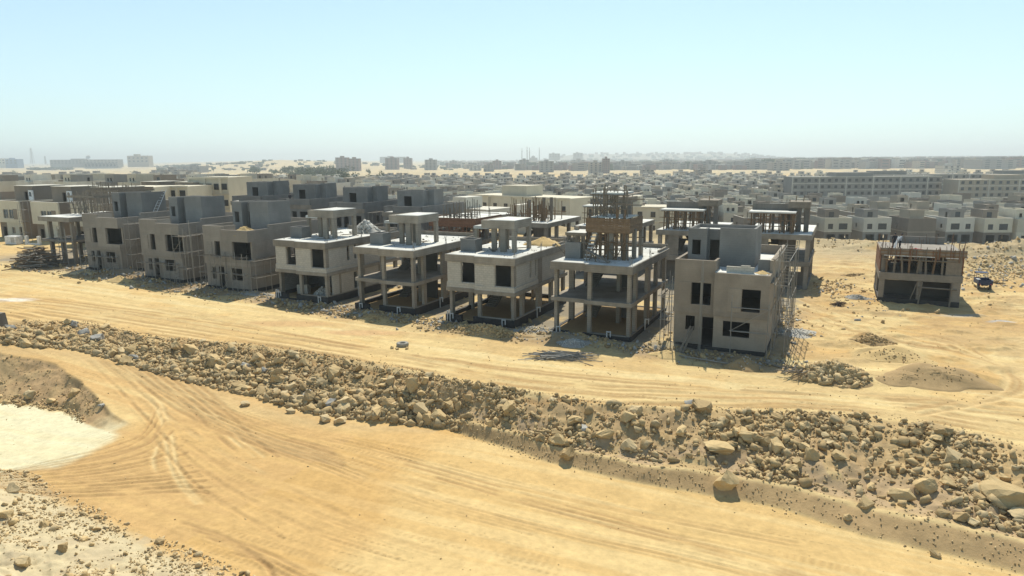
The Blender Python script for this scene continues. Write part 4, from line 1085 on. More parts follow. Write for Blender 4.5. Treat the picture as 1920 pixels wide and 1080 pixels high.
def rear_frame(i, label, walls, dv=0.0, top=True):
    x, y = villa_xy(i, 31.5 + dv); z = float(zplat(np.array(max(0., float(i))))) * .9
    t = thing('villa', (x, y, z), TH, label, 'villa', 'open frames of the second row')
    m = MB(); m.box(-W_, 0, 0, L_, -.8, .15); m.build('plinth', 'concrete_dark', t)
    for u, v in ((-.25, .3), (-.3, 4.2), (-.3, 9), (-.25, 12.6), (-7.0, .3), (-7.0, 4.2), (-7.0, 9), (-7, 12.6), (-3.6, 4.4), (-3.6, 9.3)):
        col(t, u, v, .15, Z1a, .45, .5); col(t, u, v, Z1b, Z2a, .45, .5)
    m = MB(); m.box(-W_ - .1, .1, -.1, L_ + .1, Z1a - .25, Z1b); m.build('floor_slab', 'concrete', t)
    m = MB(); m.box(-W_ - .15, .15, -.15, L_ + .1, Z2a + .05, Z2b); m.build('roof_slab', 'concrete', t)
    m = MB(); m.box(-W_ - .08, .08, -.08, L_ + .03, Z2b, Z2b + .03); m.build('roof_screed', 'screed', t)
    stair(t, -6.2, 4.5, .15, Z1a - .25); stair(t, -6.2, 4.5, Z1b, Z2a)
    if walls:
        m = MB(); m.wall_u(-W_, -.5, 1.9, 2.1, .15, Z1a - .25, [(-2.2, -.9, 1.8, 2.6)]); m.build('wall', 'concrete_dark', t)
        m = MB(); m.wall_u(-5.9, -4.6, .02, .22, Z1b, Z2a + .05); m.build('wall', 'concrete', t)
        m = MB(); m.wall_u(-3.3, -1.7, 3.0, 3.2, Z1b, Z2a + .05); m.build('wall', 'concrete_dark', t)
        m = MB(); m.wall_v(3.2, 9, -3.5, -3.3, Z1b, Z2a + .05); m.build('wall', 'concrete_dark', t)
    return t


def roof_stage(i, dv, label, mat, seed, wide=(-6.9, -1.9), z=Z2b + .03, h=2.35, n=30):
    x, y = villa_xy(i, 31.5 + dv); zz_ = z + float(zplat(np.array(max(0., float(i))))) * .9
    t = formwork(x, y, zz_, TH, wide[0], wide[1], .5, 6.0, h, label, mat, n, .0, seed=seed, over=.1, brace=3)
    for k in range(5): col(t, wide[0] + .3 + k * (wide[1] - wide[0] - .6) / 4, 2.2, 0, h - .06, .3, .3, 'concrete_dark')
    m = MB(); m.box(wide[0] - .2, wide[1] + .1, .3, 6.2, h + .03, h + .2); m.build('pale_slab', 'screed', t)
    m = MB(); m.wall_u(wide[0] - .1, wide[1] + .2, 3.2, 3.4, h + .2, h + 1.0); m.build('upstand', 'concrete_dark', t)
    m = MB(); m.box(wide[1] - .9, wide[1] + 1.5, 2.6, 6.0, h + .55, h + 1.3); m.build('stair_head', 'timber_grey', t)
    for u in (wide[1] - .6, wide[1] + .3, wide[1] + 1.2): col(t, u, 3.2, 0, h + .55, .55, .4, 'concrete_dark')
    for k in range(9): stick('prop', t, (wide[1] + random.uniform(-.9, 1.5), random.uniform(2.5, 6), 0), (wide[1] + random.uniform(-.9, 1.5), random.uniform(2.5, 6), h + random.uniform(.5, 2.0)), .1, mat)
    return t


rear_frame(-.13, 'open frame with dark rooms and a propped roof stage behind the plastered villa', True)
roof_stage(-.13, 0, 'propped roof stage on the frame over the plastered villa, pale open slab beside it', 'timber', 31)
rear_frame(.84, 'open frame partly hidden by the roof room of the plastered villa', True, -.5)
roof_stage(.84, -.5, 'propped roof stage behind the grey roof room of the plastered villa', 'timber', 33)
rear_frame(1.87, 'open frame behind the tall timber formwork, long slab end showing', False)
fx = roof_stage(1.87, 2, 'dark propped roof stage rising behind the deep formwork boards', 'timber', 35, (-7, -2.6))
rear_frame(2.92, 'open frame with diagonal stair slab and short formwork stubs on its roof', True)
t = formwork(*villa_xy(2.92, 34), Z2b + .03 + .2, TH, -7.0, -.8, 0, 6, 1.7, 'low formwork stubs and tall columns on the roof of a second row frame', 'timber', 64, .0, deck=False, seed=41, over=1.6, brace=20)
for u, v, h in ((-2.4, 2, 3.3), (-1.4, 2.4, 3.3), (-4.9, 2.5, 2.9)): col(t, u, v, 0, h, .38, .35, 'timber_grey')
rear_frame(3.95, 'open frame with red brown wooden formwork between the grey villas', False)
x, y = villa_xy(3.95, 31.2); zz_ = .45
t = formwork(x, y, zz_ + Z1b + .05, TH, -7.4, .2, -.1, 8, 2.0, 'red brown formwork panels with many props wrapping a second row frame', 'timber_red', 36, 1.25, seed=43, over=.2, brace=8)
t = formwork(x, y, zz_ + 6.6, TH, -5.4, .2, .4, 7, .8, 'short timber stubs above the red brown formwork', 'timber_grey', 48, .0, deck=False, seed=44, over=2.2, brace=12)


# ---------------- lone frame on the open sand
p0 = np.array(G(1645, 566, 0)); p1 = np.array(G(1785, 573, 0)); yaw = -.44; wd = 7.5
t = vR = thing('villa', (p0[0], p0[1], 0), yaw, 'lone two storey frame on open sand, timber props upstairs, workers on top', 'villa')
m = MB(); m.wall_u(0, wd, -.05, .25, -.6, .55); m.wall_v(.25, 9.5, wd - .3, wd + .03, -.6, .55); m.wall_v(.25, 9.5, -.03, .3, -.6, .55); m.build('plinth', 'bitumen', t)
m = MB(); m.box(.3, wd - .3, .25, 9.3, -.6, .3); m.build('floor_fill', 'painted_shade', t)  # floor coloured dark as painted shade
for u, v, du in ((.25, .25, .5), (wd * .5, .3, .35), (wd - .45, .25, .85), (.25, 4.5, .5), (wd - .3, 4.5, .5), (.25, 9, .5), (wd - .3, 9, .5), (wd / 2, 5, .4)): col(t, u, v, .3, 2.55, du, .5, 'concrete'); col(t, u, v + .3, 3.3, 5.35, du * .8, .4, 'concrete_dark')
m = MB(); m.wall_u(.5, wd - .5, 3.8, 4.0, .3, 2.55, [(1.0, 2.2, 1.9, 2.45)]); m.wall_v(4, 9, .05, .25, .3, 2.55); m.wall_v(1, 9, wd - .25, wd - .05, .3, 2.55); m.build('wall', 'painted_shade', t)  # interior walls with shade painted into their colour
m = MB(); m.box(-.08, wd + .08, -.1, 9.5, 2.55, 3.3); m.build('floor_slab', 'concrete', t)
m = MB(); m.box(-.12, wd + .12, -.15, 9.5, 5.35, 5.5); m.build('roof_slab', 'timber', t)
for k in range(4):
    m = MB(); m.box(-.2, wd + .2, -.22, -.15, 5.2 + k * .19, 5.38 + k * .19); m.build('edge_board', 'timber_grey' if k % 2 else 'timber', t)
m = MB(); m.box(-.05, wd + .05, .4, 9.2, 5.5, 5.56); m.build('roof_deck', 'plaster', t)
m = MB(); m.wall_u(-.1, wd + .1, 8.6, 8.8, 3.3, 5.35, [(1, 2, 3.5, 5)]); m.wall_v(.5, 8.6, -.08, .02, 3.3, 5.35); m.wall_v(.5, 8.6, wd - .02, wd + .1, 3.3, 5.35); m.build('side_boarding', 'timber_red', t)
m = MB(); m.wall_u(wd * .8, wd - .1, .05, .2, 3.3, 5.2); m.build('side_boarding', 'timber_grey', t)
m = MB(); m.box(.2, wd * .65, -.28, -.22, 5.13, 5.2); m.build('white_strip', 'whitepaint', t)
m = MB(); m.box(wd * .78, wd * .93, -.28, -.22, 5.1, 5.17); m.build('white_strip', 'whitepaint', t)
for k in range(9): stick('prop', t, (.5 + k * (wd - 1.6) / 8 + random.uniform(-.1, .1), .15, 3.3), (.5 + k * (wd - 1.6) / 8 + random.uniform(-.1, .15), .15, 5.3), .2, 'timber_grey' if k % 3 else 'timber')
for k in range(14): stick('prop', t, (.4 + random.random() * (wd - .8), random.uniform(1.5, 8), 3.3), (.4 + random.random() * (wd - .8), random.uniform(1.5, 8), 5.3), .13, 'timber')
stick('ledger', t, (.2, .05, 4.75), (wd - .3, .05, 4.7), .14, 'timber_grey')
stick('ledger', t, (wd * .48, -.1, 1.9), (wd - .35, -.1, 1.85), .16, 'timber_grey'); stick('prop', t, (wd * .5, -.3, .0), (wd * .53, -.1, 2.5), .16, 'timber_grey'); stick('prop', t, (wd - .9, -.3, .0), (wd - .8, -.1, 2.5), .16, 'timber_grey')
stick('brace', t, (wd * .4, -.4, .6), (wd * .47, -.1, 2.4), .09, 'timber_grey')
for k in range(46):
    u = random.uniform(-.1, wd + .1); v = random.choice((.3, .6, 8.5, random.uniform(.2, 8.8))); u = u if k % 3 else random.choice((.05, wd - .05)); stick('starter_bar', t, (u, v, 5.5), (u + random.uniform(-.1, .1), v + random.uniform(-.1, .1), 5.5 + random.uniform(.4, 1.4)), .05, 'rebar')
for k in range(40):
    u = random.uniform(-.2, wd + .15); stick('edge_post', t, (u, -.26, 5.1 - random.uniform(0, .5)), (u + random.uniform(-.05, .05), -.26, 5.6 + random.uniform(.1, .7)), .07, random.choice(('timber', 'timber_grey', 'timber_red')))
m = MB(); m.wall_u(1.2, wd - .8, 8.9, 9.1, 5.56, 6.35); m.build('parapet', 'plaster', t)
U2 = np.array([math.cos(yaw), math.sin(yaw)]); V2 = np.array([-math.sin(yaw), math.cos(yaw)])
def onR(u, v): q = p0 + u * U2 + v * V2; return float(q[0]), float(q[1])
person(*onR(1.25, 2.2), 5.56, 2.6, 'worker in dark clothes standing on the lone frame roof', 'dark', 'dark', .3)
person(*onR(1.75, 1.9), 5.56, -1.9, 'worker in a pale blue shirt bending beside another on the lone frame roof', 'lightcloth', 'dark', .6, .5)
t = thing('chute', (*onR(1.45, 1.0), 5.56), yaw, 'pale slanting plank held by the two workers on the lone frame roof', 'plank'); m = MB(); m.bar((-.35, -.2, .1), (.1, .1, 1.5), .28, .05); m.build('plank', 'whitepaint', t)
t = thing('plastic_sheet', (*onR(3.3, 1.2), 5.57), yaw, 'crumpled red plastic sheet on the lone frame roof', 'sheet')
bm = bmesh.new(); bmesh.ops.create_icosphere(bm, subdivisions=3, radius=.5)
for v_ in bm.verts: v_.co = Vector((v_.co.x * 1.3, v_.co.y * .7, max(0, v_.co.z) * .6 * (.6 + .8 * random.random())))
me = bpy.data.meshes.new('sheet'); bm.to_mesh(me); bm.free(); me.materials.append(MT['red']); child('sheet', me, t)
# the other workers
x, y = villa_xy(6.9, 33.5 + 1.2, -5.6); person(x, y, gz(x, y) * 0 + float(zplat(np.array(6.9))) + .1 + Z2b + .03, .4, 'worker in dark clothes on the roof terrace of a second row villa', 'dark', 'dark', .2)
x, y = villa_xy(1.87, 31.5 + 3.0, -1.6); person(x, y, float(zplat(np.array(1.87))) * .9 + Z2b + .03, 1.0, 'worker in navy clothes on the slab beside the dark propped stage', 'blue', 'dark', .2)
# ------------------------------------------------------------------ scaffolds
def scaffold(x, y, z, rz, L, D, H, nb, label, seed=0, lift=1.9, planks=3, bars=True, mat='steel'):
    """tube scaffold: uprights, ledgers, cross braces and a few planks; local x along the wall"""
    rd = random.Random(seed)
    t = thing('scaffold', (x, y, z), rz, label, 'scaffold', 'steel tube scaffolds round the villas')
    for k in range(nb + 1):
        px = L * k / nb + rd.uniform(-.1, .1)
        for py in (0, D):
            stick('upright', t, (px, py, -.3), (px + rd.uniform(-.08, .08), py + rd.uniform(-.05, .05), H * rd.uniform(.9, 1.05)), .07, mat, 6)
        nl = int(H / lift)
        for l in range(1, nl + 1): stick('transom', t, (px, -.05, lift * l), (px, D + .05, lift * l), .05, mat)
        if D > .5:
            for l in range(int(H / .48)):
                if (l // 4) % 2 == 0 and k % 2 == 0 and bars: stick('rung', t, (px, 0, .4 + l * .48), (px, D, .4 + l * .48), .035, mat)
    for l in range(1, int(H / lift) + 1):
        for py in (0, D): stick('ledger', t, (-.2, py, lift * l), (L + .2, py, lift * l + rd.uniform(-.05, .05)), .055, mat)
    for k in range(nb):
        for l in range(int(H / lift)):
            if rd.random() < .6:
                a, b = (L * k / nb, L * (k + 1) / nb); a, b = (a, b) if rd.random() < .5 else (b, a)
                stick('brace', t, (a, -.04, lift * l + .1), (b, -.04, lift * (l + 1)), .045, mat)
    for k in range(planks):
        l = rd.randint(1, max(1, int(H / lift))); a = rd.uniform(0, max(.1, L - 2.4))
        m = MB(); m.box(0, min(2.6, L), 0, .26, 0, .05); o = m.build('plank', 'timber_grey', t); o.location = (a, rd.uniform(.05, max(.06, D - .3)), lift * l + .03); o.rotation_euler = (0, rd.uniform(-.04, .04), rd.uniform(-.06, .06))
    return t


def at_villa(i, u, v, dz=0.0):
    x, y = villa_xy(i, v, u); return x, y, gz(x, y) + dz


scaffold(*at_villa(0, .4, .4), TH + math.pi / 2, 10.5, -.95, 8.0, 6, 'long scaffold with planks against the sunny side of the tan plastered villa', 1, planks=7)
scaffold(*at_villa(0, -8.3, -.3), TH + math.pi / 2, 3.2, -.9, 5.6, 2, 'scaffold tower between the open frame and the tan plastered villa', 2, planks=3)
scaffold(*at_villa(0, -5.0, -.55), TH, .01, .1, 7.0, 1, 'pair of tall scaffold tubes in front of the tan villa door window', 3, planks=0, bars=False)
scaffold(*at_villa(0, -2.5, -.6), TH, 2.6, .1, 4.6, 1, 'thin scaffold tubes in front of the wide lower window of the tan villa', 4, planks=0, bars=False)
scaffold(*at_villa(5, -6.9, -.9), TH, 6.8, .7, 4.2, 4, 'scaffold with long planks across the front of the grey villa beside the block villa', 5, planks=3)
scaffold(*at_villa(5, .4, -.4), TH + math.pi / 2, 6.5, -.9, 4.0, 3, 'scaffold with sloping planks on the gap side of the grey villa beside the block villa', 6, planks=4)
scaffold(*at_villa(6, -.2, -.8), TH, 1.9, .9, 7.4, 1, 'tall scaffold tower between the middle and the next grey villa', 7, planks=2)
scaffold(*at_villa(6, -6.9, -.8), TH, 6.4, .7, 2.2, 4, 'low scaffold trestles before the middle grey villa', 8, planks=3)
scaffold(*at_villa(6, .5, .6), TH + math.pi / 2, 6.0, -.8, 6.8, 4, 'scaffold braced against the flank of the middle grey villa', 18, planks=1)
scaffold(*at_villa(7, -6.9, -.8), TH, 6.4, .7, 2.4, 4, 'low scaffold trestles before the grey villa next to the low slab', 9, planks=3)
scaffold(*at_villa(7, .5, .4), TH + math.pi / 2, 6.5, -.9, 6.4, 4, 'scaffold braced against the flank of the grey villa next to the low slab', 10, planks=2)
scaffold(*at_villa(8, -1.2, -.2), TH, 1.6, .9, 5.4, 1, 'scaffold tower at the corner between the low slab and the grey villa', 11, planks=2)
scaffold(*at_villa(5.9, .5, 33.9, .3), TH + math.pi / 2, 6, -.8, 6.2, 3, 'scaffold on the blank flank of the second row villa behind the rubble heap', 12, planks=2)
scaffold(*at_villa(4.9, .5, 33.9, .3), TH + math.pi / 2, 6, -.8, 6.2, 3, 'scaffold on the flank of the second row villa beside the red formwork', 13, planks=2)
t = thing('ladder', (*villa_xy(7, 5.4, -.75), zplat(np.array(7.0)) + Z2b + .5), TH, 'metal ladder leaning on the roof room of the grey villa next to the low slab', 'ladder')
for s in (0, .45): stick('rail', t, (s * .6, s * .8, 0), (s * .6 - .3, s * .8 + 2.2, 3.2), .07, 'whitepaint')
for k in range(9): stick('rung', t, (-.3 * k / 9, 2.2 * k / 9, .15 + 3 * k / 9), (.27 - .3 * k / 9, .36 + 2.2 * k / 9, .15 + 3 * k / 9), .05, 'whitepaint')
t = thing('plank', at_villa(0, -6.0, -1.7), TH, 'pair of planks leaning on the wall under the small window of the tan villa', 'plank')
for s in (0, .28): stick('plank', t, (-.3 + s, -.2, 0), (.15 + s * .8, 1.75, 1.9), .17, 'timber_grey')
t = thing('plank', at_villa(0, .3, -1.8), TH + 2.6, 'long plank lying on the sand by the shaded corner of the tan villa', 'plank'); m = MB(); m.box(-2.6, .4, -.12, .12, .05, .12); m.build('plank', 'timber_grey', t)
t = thing('pipe', at_villa(0, -6.6, -2.6), TH + .05, 'thin tube lying on the sand in front of the tan villa', 'pipe'); m = MB(); m.tube((0, 0, .1), (4.5, -1.0, .1), .05, 6); m.build('tube', 'steel', t)


# ------------------------------------------------------------------ heaps
def heap(x, y, z, r, h, mat, label, cat, name='sand_pile', seed=1, ry=None, rz=0.0, rocks=0, rs=.2, rmats=('rock_pale',), conform=False):
    n, k = 28, 9; rd = np.random.default_rng(seed); ry = ry or r
    V = [(0, 0, h)]; 
    for j in range(1, k + 1):
        f = j / k
        for q in range(n):
            th = 2 * math.pi * q / n; wob = 1 + .16 * math.sin(3 * th + seed) + .1 * math.sin(5 * th + 2 * seed)
            zz_ = h * (1 - f) ** 1.05 * (1 + .0 * f) + h * .09 * rd.normal() * (1 - f) if j < k else -.12
            V.append((r * f * wob * math.cos(th), ry * f * wob * math.sin(th), zz_))
    if conform:
        A = np.array(V); c_, s_ = math.cos(rz), math.sin(rz); gg, _ = ground_parts(x + A[:, 0] * c_ - A[:, 1] * s_, y + A[:, 0] * s_ + A[:, 1] * c_); A[:, 2] = np.maximum(A[:, 2] * .9, -.12) + gg - z; V = [tuple(q) for q in A]
    Fc = [(0, 1 + q, 1 + (q + 1) % n) for q in range(n)]
    for j in range(k - 1):
        for q in range(n): a = 1 + j * n + q; b = 1 + j * n + (q + 1) % n; Fc.append((a, a + n, b + n, b))
    me = bpy.data.meshes.new(name); me.from_pydata(V, [], Fc); me.materials.append(MT[mat])
    for p in me.polygons: p.use_smooth = True
    o = bpy.data.objects.new(name, me); COL.objects.link(o); o.location = (x, y, z); o.rotation_euler = (0, 0, rz)
    tag(o, label, cat, 'heaps of sand and rubble')
    if rocks:
        q = rd.normal(size=(rocks, 2)) * .42; q = q[np.hypot(q[:, 0], q[:, 1]) < .98]; hh = np.clip(1 - np.hypot(q[:, 0], q[:, 1]), 0, 1) * h
        if conform: c_, s_ = math.cos(rz), math.sin(rz); hh = hh * .9 + ground_parts(x + q[:, 0] * r * c_ - q[:, 1] * ry * s_, y + q[:, 0] * r * s_ + q[:, 1] * ry * c_)[0] - z
        pos = np.stack([q[:, 0] * r, q[:, 1] * ry, hh], 1); s = rd.uniform(.6, 1.5, len(q)) * rs
        st = scatter('rubble', pos, s, list(rmats), None, seed + 50); st.parent = o
    return o


zE = float(zplat(np.array(4.0)))
x, y = villa_xy(4, 9.8, -2.2); heap(x, y, zE + Z2b, 1.9, 1.5, 'rock_grey', 'white rubble heap on the back of a block villa roof', 'rubble heap', 'rubble_heap', 3, 1.6, 0, 420, .26, ('rock_grey', 'screed', 'screed'))
x, y = villa_xy(4, 1.6, -2.1); heap(x, y, zE + .35, 1.3, 1.1, 'rock_grey', 'grey rubble heap inside the open ground floor of the block villa', 'rubble heap', 'rubble_heap', 4, 1.2, 0, 260, .2, ('rock_grey', 'screed'))
x, y = villa_xy(2, 10.4, -1.5); heap(x, y, Z2b + .2, 1.9, .75, 'sand', 'yellow sand heap on the roof of the block villa in mid row', 'sand pile', seed=5, ry=1.5)
x, y = villa_xy(5, 1.2, -1.6); heap(x, y, float(zplat(np.array(5.0))) + Z2b + .03, 1.8, .85, 'sand', 'yellow sand heap behind the corner parapet of a grey villa', 'sand pile', seed=6, ry=1.1)
x, y = villa_xy(0, .75, -.6); heap(x, y, Z2b + .02, .55, .28, 'sand', 'small sand heap on the roof corner of the tan villa', 'sand pile', seed=7)
for (px, py, r, ry, h, mat, lab, sd_, nr, rs, rm) in (
        (1397, 690, 1.5, 1.2, .95, 'sand_brown', 'grey sand cone in the shade before the tan plastered villa', 11, 60, .12, ('rock_grey',)),
        (1252, 668, 1.5, 1.0, .5, 'sand', 'low yellow sand heap at the corner of the tan villa scaffold', 12, 20, .1, ('rock',)),
        (225, 528, 1.8, 1.1, .75, 'sand', 'yellow sand heap between two grey scaffolded villas', 13, 0, .1, ('rock',)),
        (1765, 716, 3.3, 1.5, .5, 'sand_brown', 'long smooth brown sand pile where the road bends', 14, 60, .1, ('rock_brown',)),
        (1700, 714, 2.2, 1.1, .35, 'sand_brown', 'lower brown sand pile joined to the long smooth one', 15, 40, .1, ('rock_brown',)),
        (1685, 672, 3.0, 1.2, .3, 'sand', 'flat topped pale sand pile with clods on top', 16, 80, .12, ('rock_brown', 'rock')),
        (1565, 708, 2.7, 1.4, .5, 'sand_brown', 'rocky rubble heap beside the road past the tan villa', 17, 420, .42, ('rock', 'rock_pale', 'rock_brown')),
        (1640, 640, 1.9, .8, .5, 'sand_brown', 'small cloddy dirt heap beyond the rocky rubble heap', 18, 160, .16, ('rock_brown', 'rock')),
        (1075, 648, 1.5, .8, .5, 'rock_grey', 'grey gravel heap at the corner of the open frame next to the tan villa', 19, 420, .1, ('rock_grey', 'screed')),
        (915, 622, 4.0, 1.0, .55, 'sand_brown', 'brown clod heap before the block villa with sand on its roof', 20, 420, .22, ('rock_brown', 'rock')),
        (700, 598, 2.0, .9, .35, 'sand', 'low clod heap before the open frame with stair head columns', 21, 140, .16, ('rock_brown', 'rock')),
        (160, 512, 2.0, 1.0, .5, 'rock_pale', 'pale rubble heap at the corner of the far grey villa', 22, 260, .22, ('rock_pale', 'rock_grey')),
        (1010, 622, 2.6, 1.2, .4, 'rock_grey', 'grey rubble strip between the block villa and the open frame', 23, 420, .18, ('rock_grey', 'rock_pale')),
        (1225, 590, 2.2, 1.5, .45, 'rock_grey', 'grey rubble between the open frame and the tan villa scaffold', 24, 300, .16, ('rock_grey', 'rock_pale')),
        (1488, 625, 2.0, 2.0, .25, 'rock_grey', 'scattered grey debris beside the long scaffold', 25, 400, .14, ('rock_grey', 'screed')),
        (480, 552, 2.2, .8, .35, 'rock_grey', 'grey debris heap at the foot of the grey villa next to the block villa', 26, 300, .14, ('rock_grey', 'rock_pale')),
        (110, 445, 3.0, 1.5, 1.3, 'sand', 'yellow sand heap by the painted houses', 27, 0, .1, ('rock',)),
        (1610, 560, 1.6, .8, .4, 'rock_grey', 'grey gravel heap beside the lone frame', 28, 140, .12, ('rock_grey',)),
        (1660, 520, 1.5, .8, .35, 'sand_brown', 'brown clod heap on the sand left of the lone frame'.replace('left of', 'near'), 29, 120, .18, ('rock_brown',)),
        (1600, 518, 1.5, .7, .35, 'sand_brown', 'small brown clod heap between the two frames', 30, 120, .2, ('rock_brown',))):
    x, y, z = on_ground(px, py); heap(x, y, z, r, h, mat, lab, 'sand pile' if 'sand' in lab.split(' heap')[0] or 'pile' in lab else 'rubble heap', 'sand_pile' if 'sand' in lab and 'rocky' not in lab else 'rubble_heap', sd_, ry, -.25, nr, rs, rm, True)
# rubble field by the blue tricycle
r_ = np.random.default_rng(31); pts = []
for px, py, sx, sy, n in ((1850, 505, 30, 14, 700), (1895, 500, 30, 16, 800), (1780, 470, 40, 8, 300), (1600, 462, 45, 5, 320), (1560, 540, 20, 8, 160), (1450, 600, 25, 18, 500), (1840, 530, 60, 25, 160), (1620, 560, 60, 20, 200)):
    for _ in range(n):
        a_, b_ = px + r_.normal() * sx, py + r_.normal() * sy
        pts.append(G(a_, max(b_, 452), 0))
pts = np.array(pts); zz, _ = ground_parts(pts[:, 0], pts[:, 1]); sz = np.clip(r_.lognormal(-1.6, .5, len(pts)), .06, .8)
scatter('rubble', np.stack([pts[:, 0], pts[:, 1], zz + sz * .15], 1), sz, ['rock', 'rock_pale', 'rock_grey', 'rock_brown'], 'broken stones strewn over the sand near the lone frame', 33)
# builder's debris round the villas
pts = []
for i in np.arange(-.4, 8.6, .004):
    u = r_.uniform(-9, 3); v = r_.choice((r_.normal(-1.5, 1.3), r_.normal(-1.5, 1.0), r_.uniform(0, 14))); pts.append(villa_xy(float(i), float(v), 0))
pts = np.array(pts); zz, _ = ground_parts(pts[:, 0], pts[:, 1]); sz = np.clip(r_.lognormal(-1.95, .55, len(pts)), .05, .55)
scatter('debris', np.stack([pts[:, 0], pts[:, 1], zz + sz * .12], 1), sz, ['rock_grey', 'rock', 'rock_brown', 'rock_brown', 'rock_grey'], 'builders debris on the dust round the villas', 34)
pts = []
while len(pts) < 2600:
    i_, v_ = r_.uniform(-.5, 8.7), r_.normal(-2.2, 1.1)
    if fbm(np.array([i_ * 2.6 + 3]), np.array([v_ * .5]), 2)[0] > .53: pts.append(villa_xy(float(i_), float(v_), float(r_.uniform(-4, 4))))
pts = np.array(pts); zz, _ = ground_parts(pts[:, 0], pts[:, 1]); sz = np.clip(r_.lognormal(-1.75, .5, len(pts)), .07, .65)
scatter('rubble', np.stack([pts[:, 0], pts[:, 1], zz + sz * .15], 1), sz, ['rock', 'rock_brown', 'sand_brown', 'rock_grey'], 'clods and broken stone dumped in front of the villas', 36)
q = rng.uniform(0, 1, (900, 2)); pts = np.array([G(a_ * 1950 - 15, 560 + b_ * 230, 0) for a_, b_ in q]); _, qq = ground_parts(pts[:, 0], pts[:, 1]); pts = pts[qq['f'] > 1.02]; zz, _ = ground_parts(pts[:, 0], pts[:, 1]); sz = rng.uniform(.04, .13, len(pts))
scatter('pebbles', np.stack([pts[:, 0], pts[:, 1], zz + .02], 1), sz, ['rock_brown', 'rock'], 'pebbles on the upper dirt road', 35)


# ------------------------------------------------------------------ loose things
def stick_heap(x, y, z, rz, lx, ly, h, n, d, mats, label, name, cat, part, seed):
    rd = random.Random(seed); t = thing(name, (x, y, z), rz, label, cat)
    for k in range(n):
        a = rd.gauss(0, .4 if part != 'pole' else 1.0); L = rd.uniform(.5, 1.0) * lx; cx, cy = rd.gauss(0, .22) * lx, rd.gauss(0, .35) * ly
        zz_ = max(.03, h * (1 - (cx / lx) ** 2 * 2.2 - (cy / ly) ** 2 * 1.5) * rd.random())
        stick(part, t, (cx - math.cos(a) * L / 2, cy - math.sin(a) * L / 2, max(.03, zz_ + rd.uniform(-.25, .25))), (cx + math.cos(a) * L / 2, cy + math.sin(a) * L / 2, max(.03, zz_ + rd.uniform(-.25, .25))), d * rd.uniform(.7, 1.3), rd.choice(mats))
    return t


stick_heap(*on_ground(1052, 672), -.12, 3.6, 1.1, .45, 110, .06, ('rebar_grey', 'rebar_grey', 'timber_grey'), 'tangled heap of grey reinforcing bars on the sandy road edge', 'rebar_pile', 'rebar heap', 'rod', 3)
stick_heap(*on_ground(70, 500), .25, 3.6, 2.6, 2.6, 230, .12, ('timber_grey', 'timber', 'timber_grey', 'rebar_grey'), 'big heap of discarded timber beside the low unfinished slab', 'timber_pile', 'timber heap', 'pole', 4)
stick_heap(*on_ground(1573, 575), 0, 1.1, .8, .5, 50, .05, ('bitumen', 'rebar'), 'small dark tangle of wire on the sand near the lone frame', 'wire_coil', 'wire coil', 'wire', 5)
stick_heap(*on_ground(1500, 700), .3, 2.2, .8, .3, 20, .06, ('timber_grey',), 'few grey sticks lying by the rocky rubble heap', 'stick_pile', 'stick heap', 'stick', 6)

x, y, z = on_ground(755, 650)
t = thing('tyre', (x, y, z), .3, 'worn pale dusty tyre lying flat on the upper road', 'tyre')
bm = bmesh.new(); n1, n2 = 28, 12; vv = []
for a in range(n1):
    for b in range(n2):
        th, ph = 2 * math.pi * a / n1, 2 * math.pi * b / n2; cs, sn = math.cos(ph), math.sin(ph)
        rr = .38 + .14 * math.copysign(abs(cs) ** .6, cs); hz = .15 + .15 * math.copysign(abs(sn) ** .6, sn) + (.015 if a % 2 and cs > .5 else 0)
        vv.append(bm.verts.new((rr * math.cos(th), rr * math.sin(th), hz)))
for a in range(n1):
    for b in range(n2): bm.faces.new((vv[a * n2 + b], vv[((a + 1) % n1) * n2 + b], vv[((a + 1) % n1) * n2 + (b + 1) % n2], vv[a * n2 + (b + 1) % n2]))
bmesh.ops.recalc_face_normals(bm, faces=list(bm.faces)); me = bpy.data.meshes.new('tread'); bm.to_mesh(me); bm.free(); me.materials.append(mottled('sand_caked_rubber', (.40, .37, .31), (.27, .25, .205), 4)); child('tread', me, t)
for k, (px, py) in enumerate(((735, 654), (763, 655), (745, 656))):
    x, y, z = on_ground(px, py); rock(x, y, .3, k, 'rock', 'small stone by the worn tyre on the road', 'stones by the tyre')

x, y, z = on_ground(6, 612)
t = thing('concrete_barrier', (x - .3, y, z - .1), -.25, 'dark grey concrete barrier block at the edge of the rubble bank', 'barrier')
for k in range(2):
    m = MB(); m.add([(-.55, -.4, 0), (.55, -.4, 0), (.55, .4, 0), (-.55, .4, 0), (-.5, -.28, 1.35), (.5, -.28, 1.35), (.5, .28, 1.35), (-.5, .28, 1.35)], [(3, 2, 1, 0), (4, 5, 6, 7), (0, 1, 5, 4), (1, 2, 6, 5), (2, 3, 7, 6), (3, 0, 4, 7)])
    o = m.build('block', 'concrete_dark', t); o.location = (-1.15 * k, .12 * k, 0)

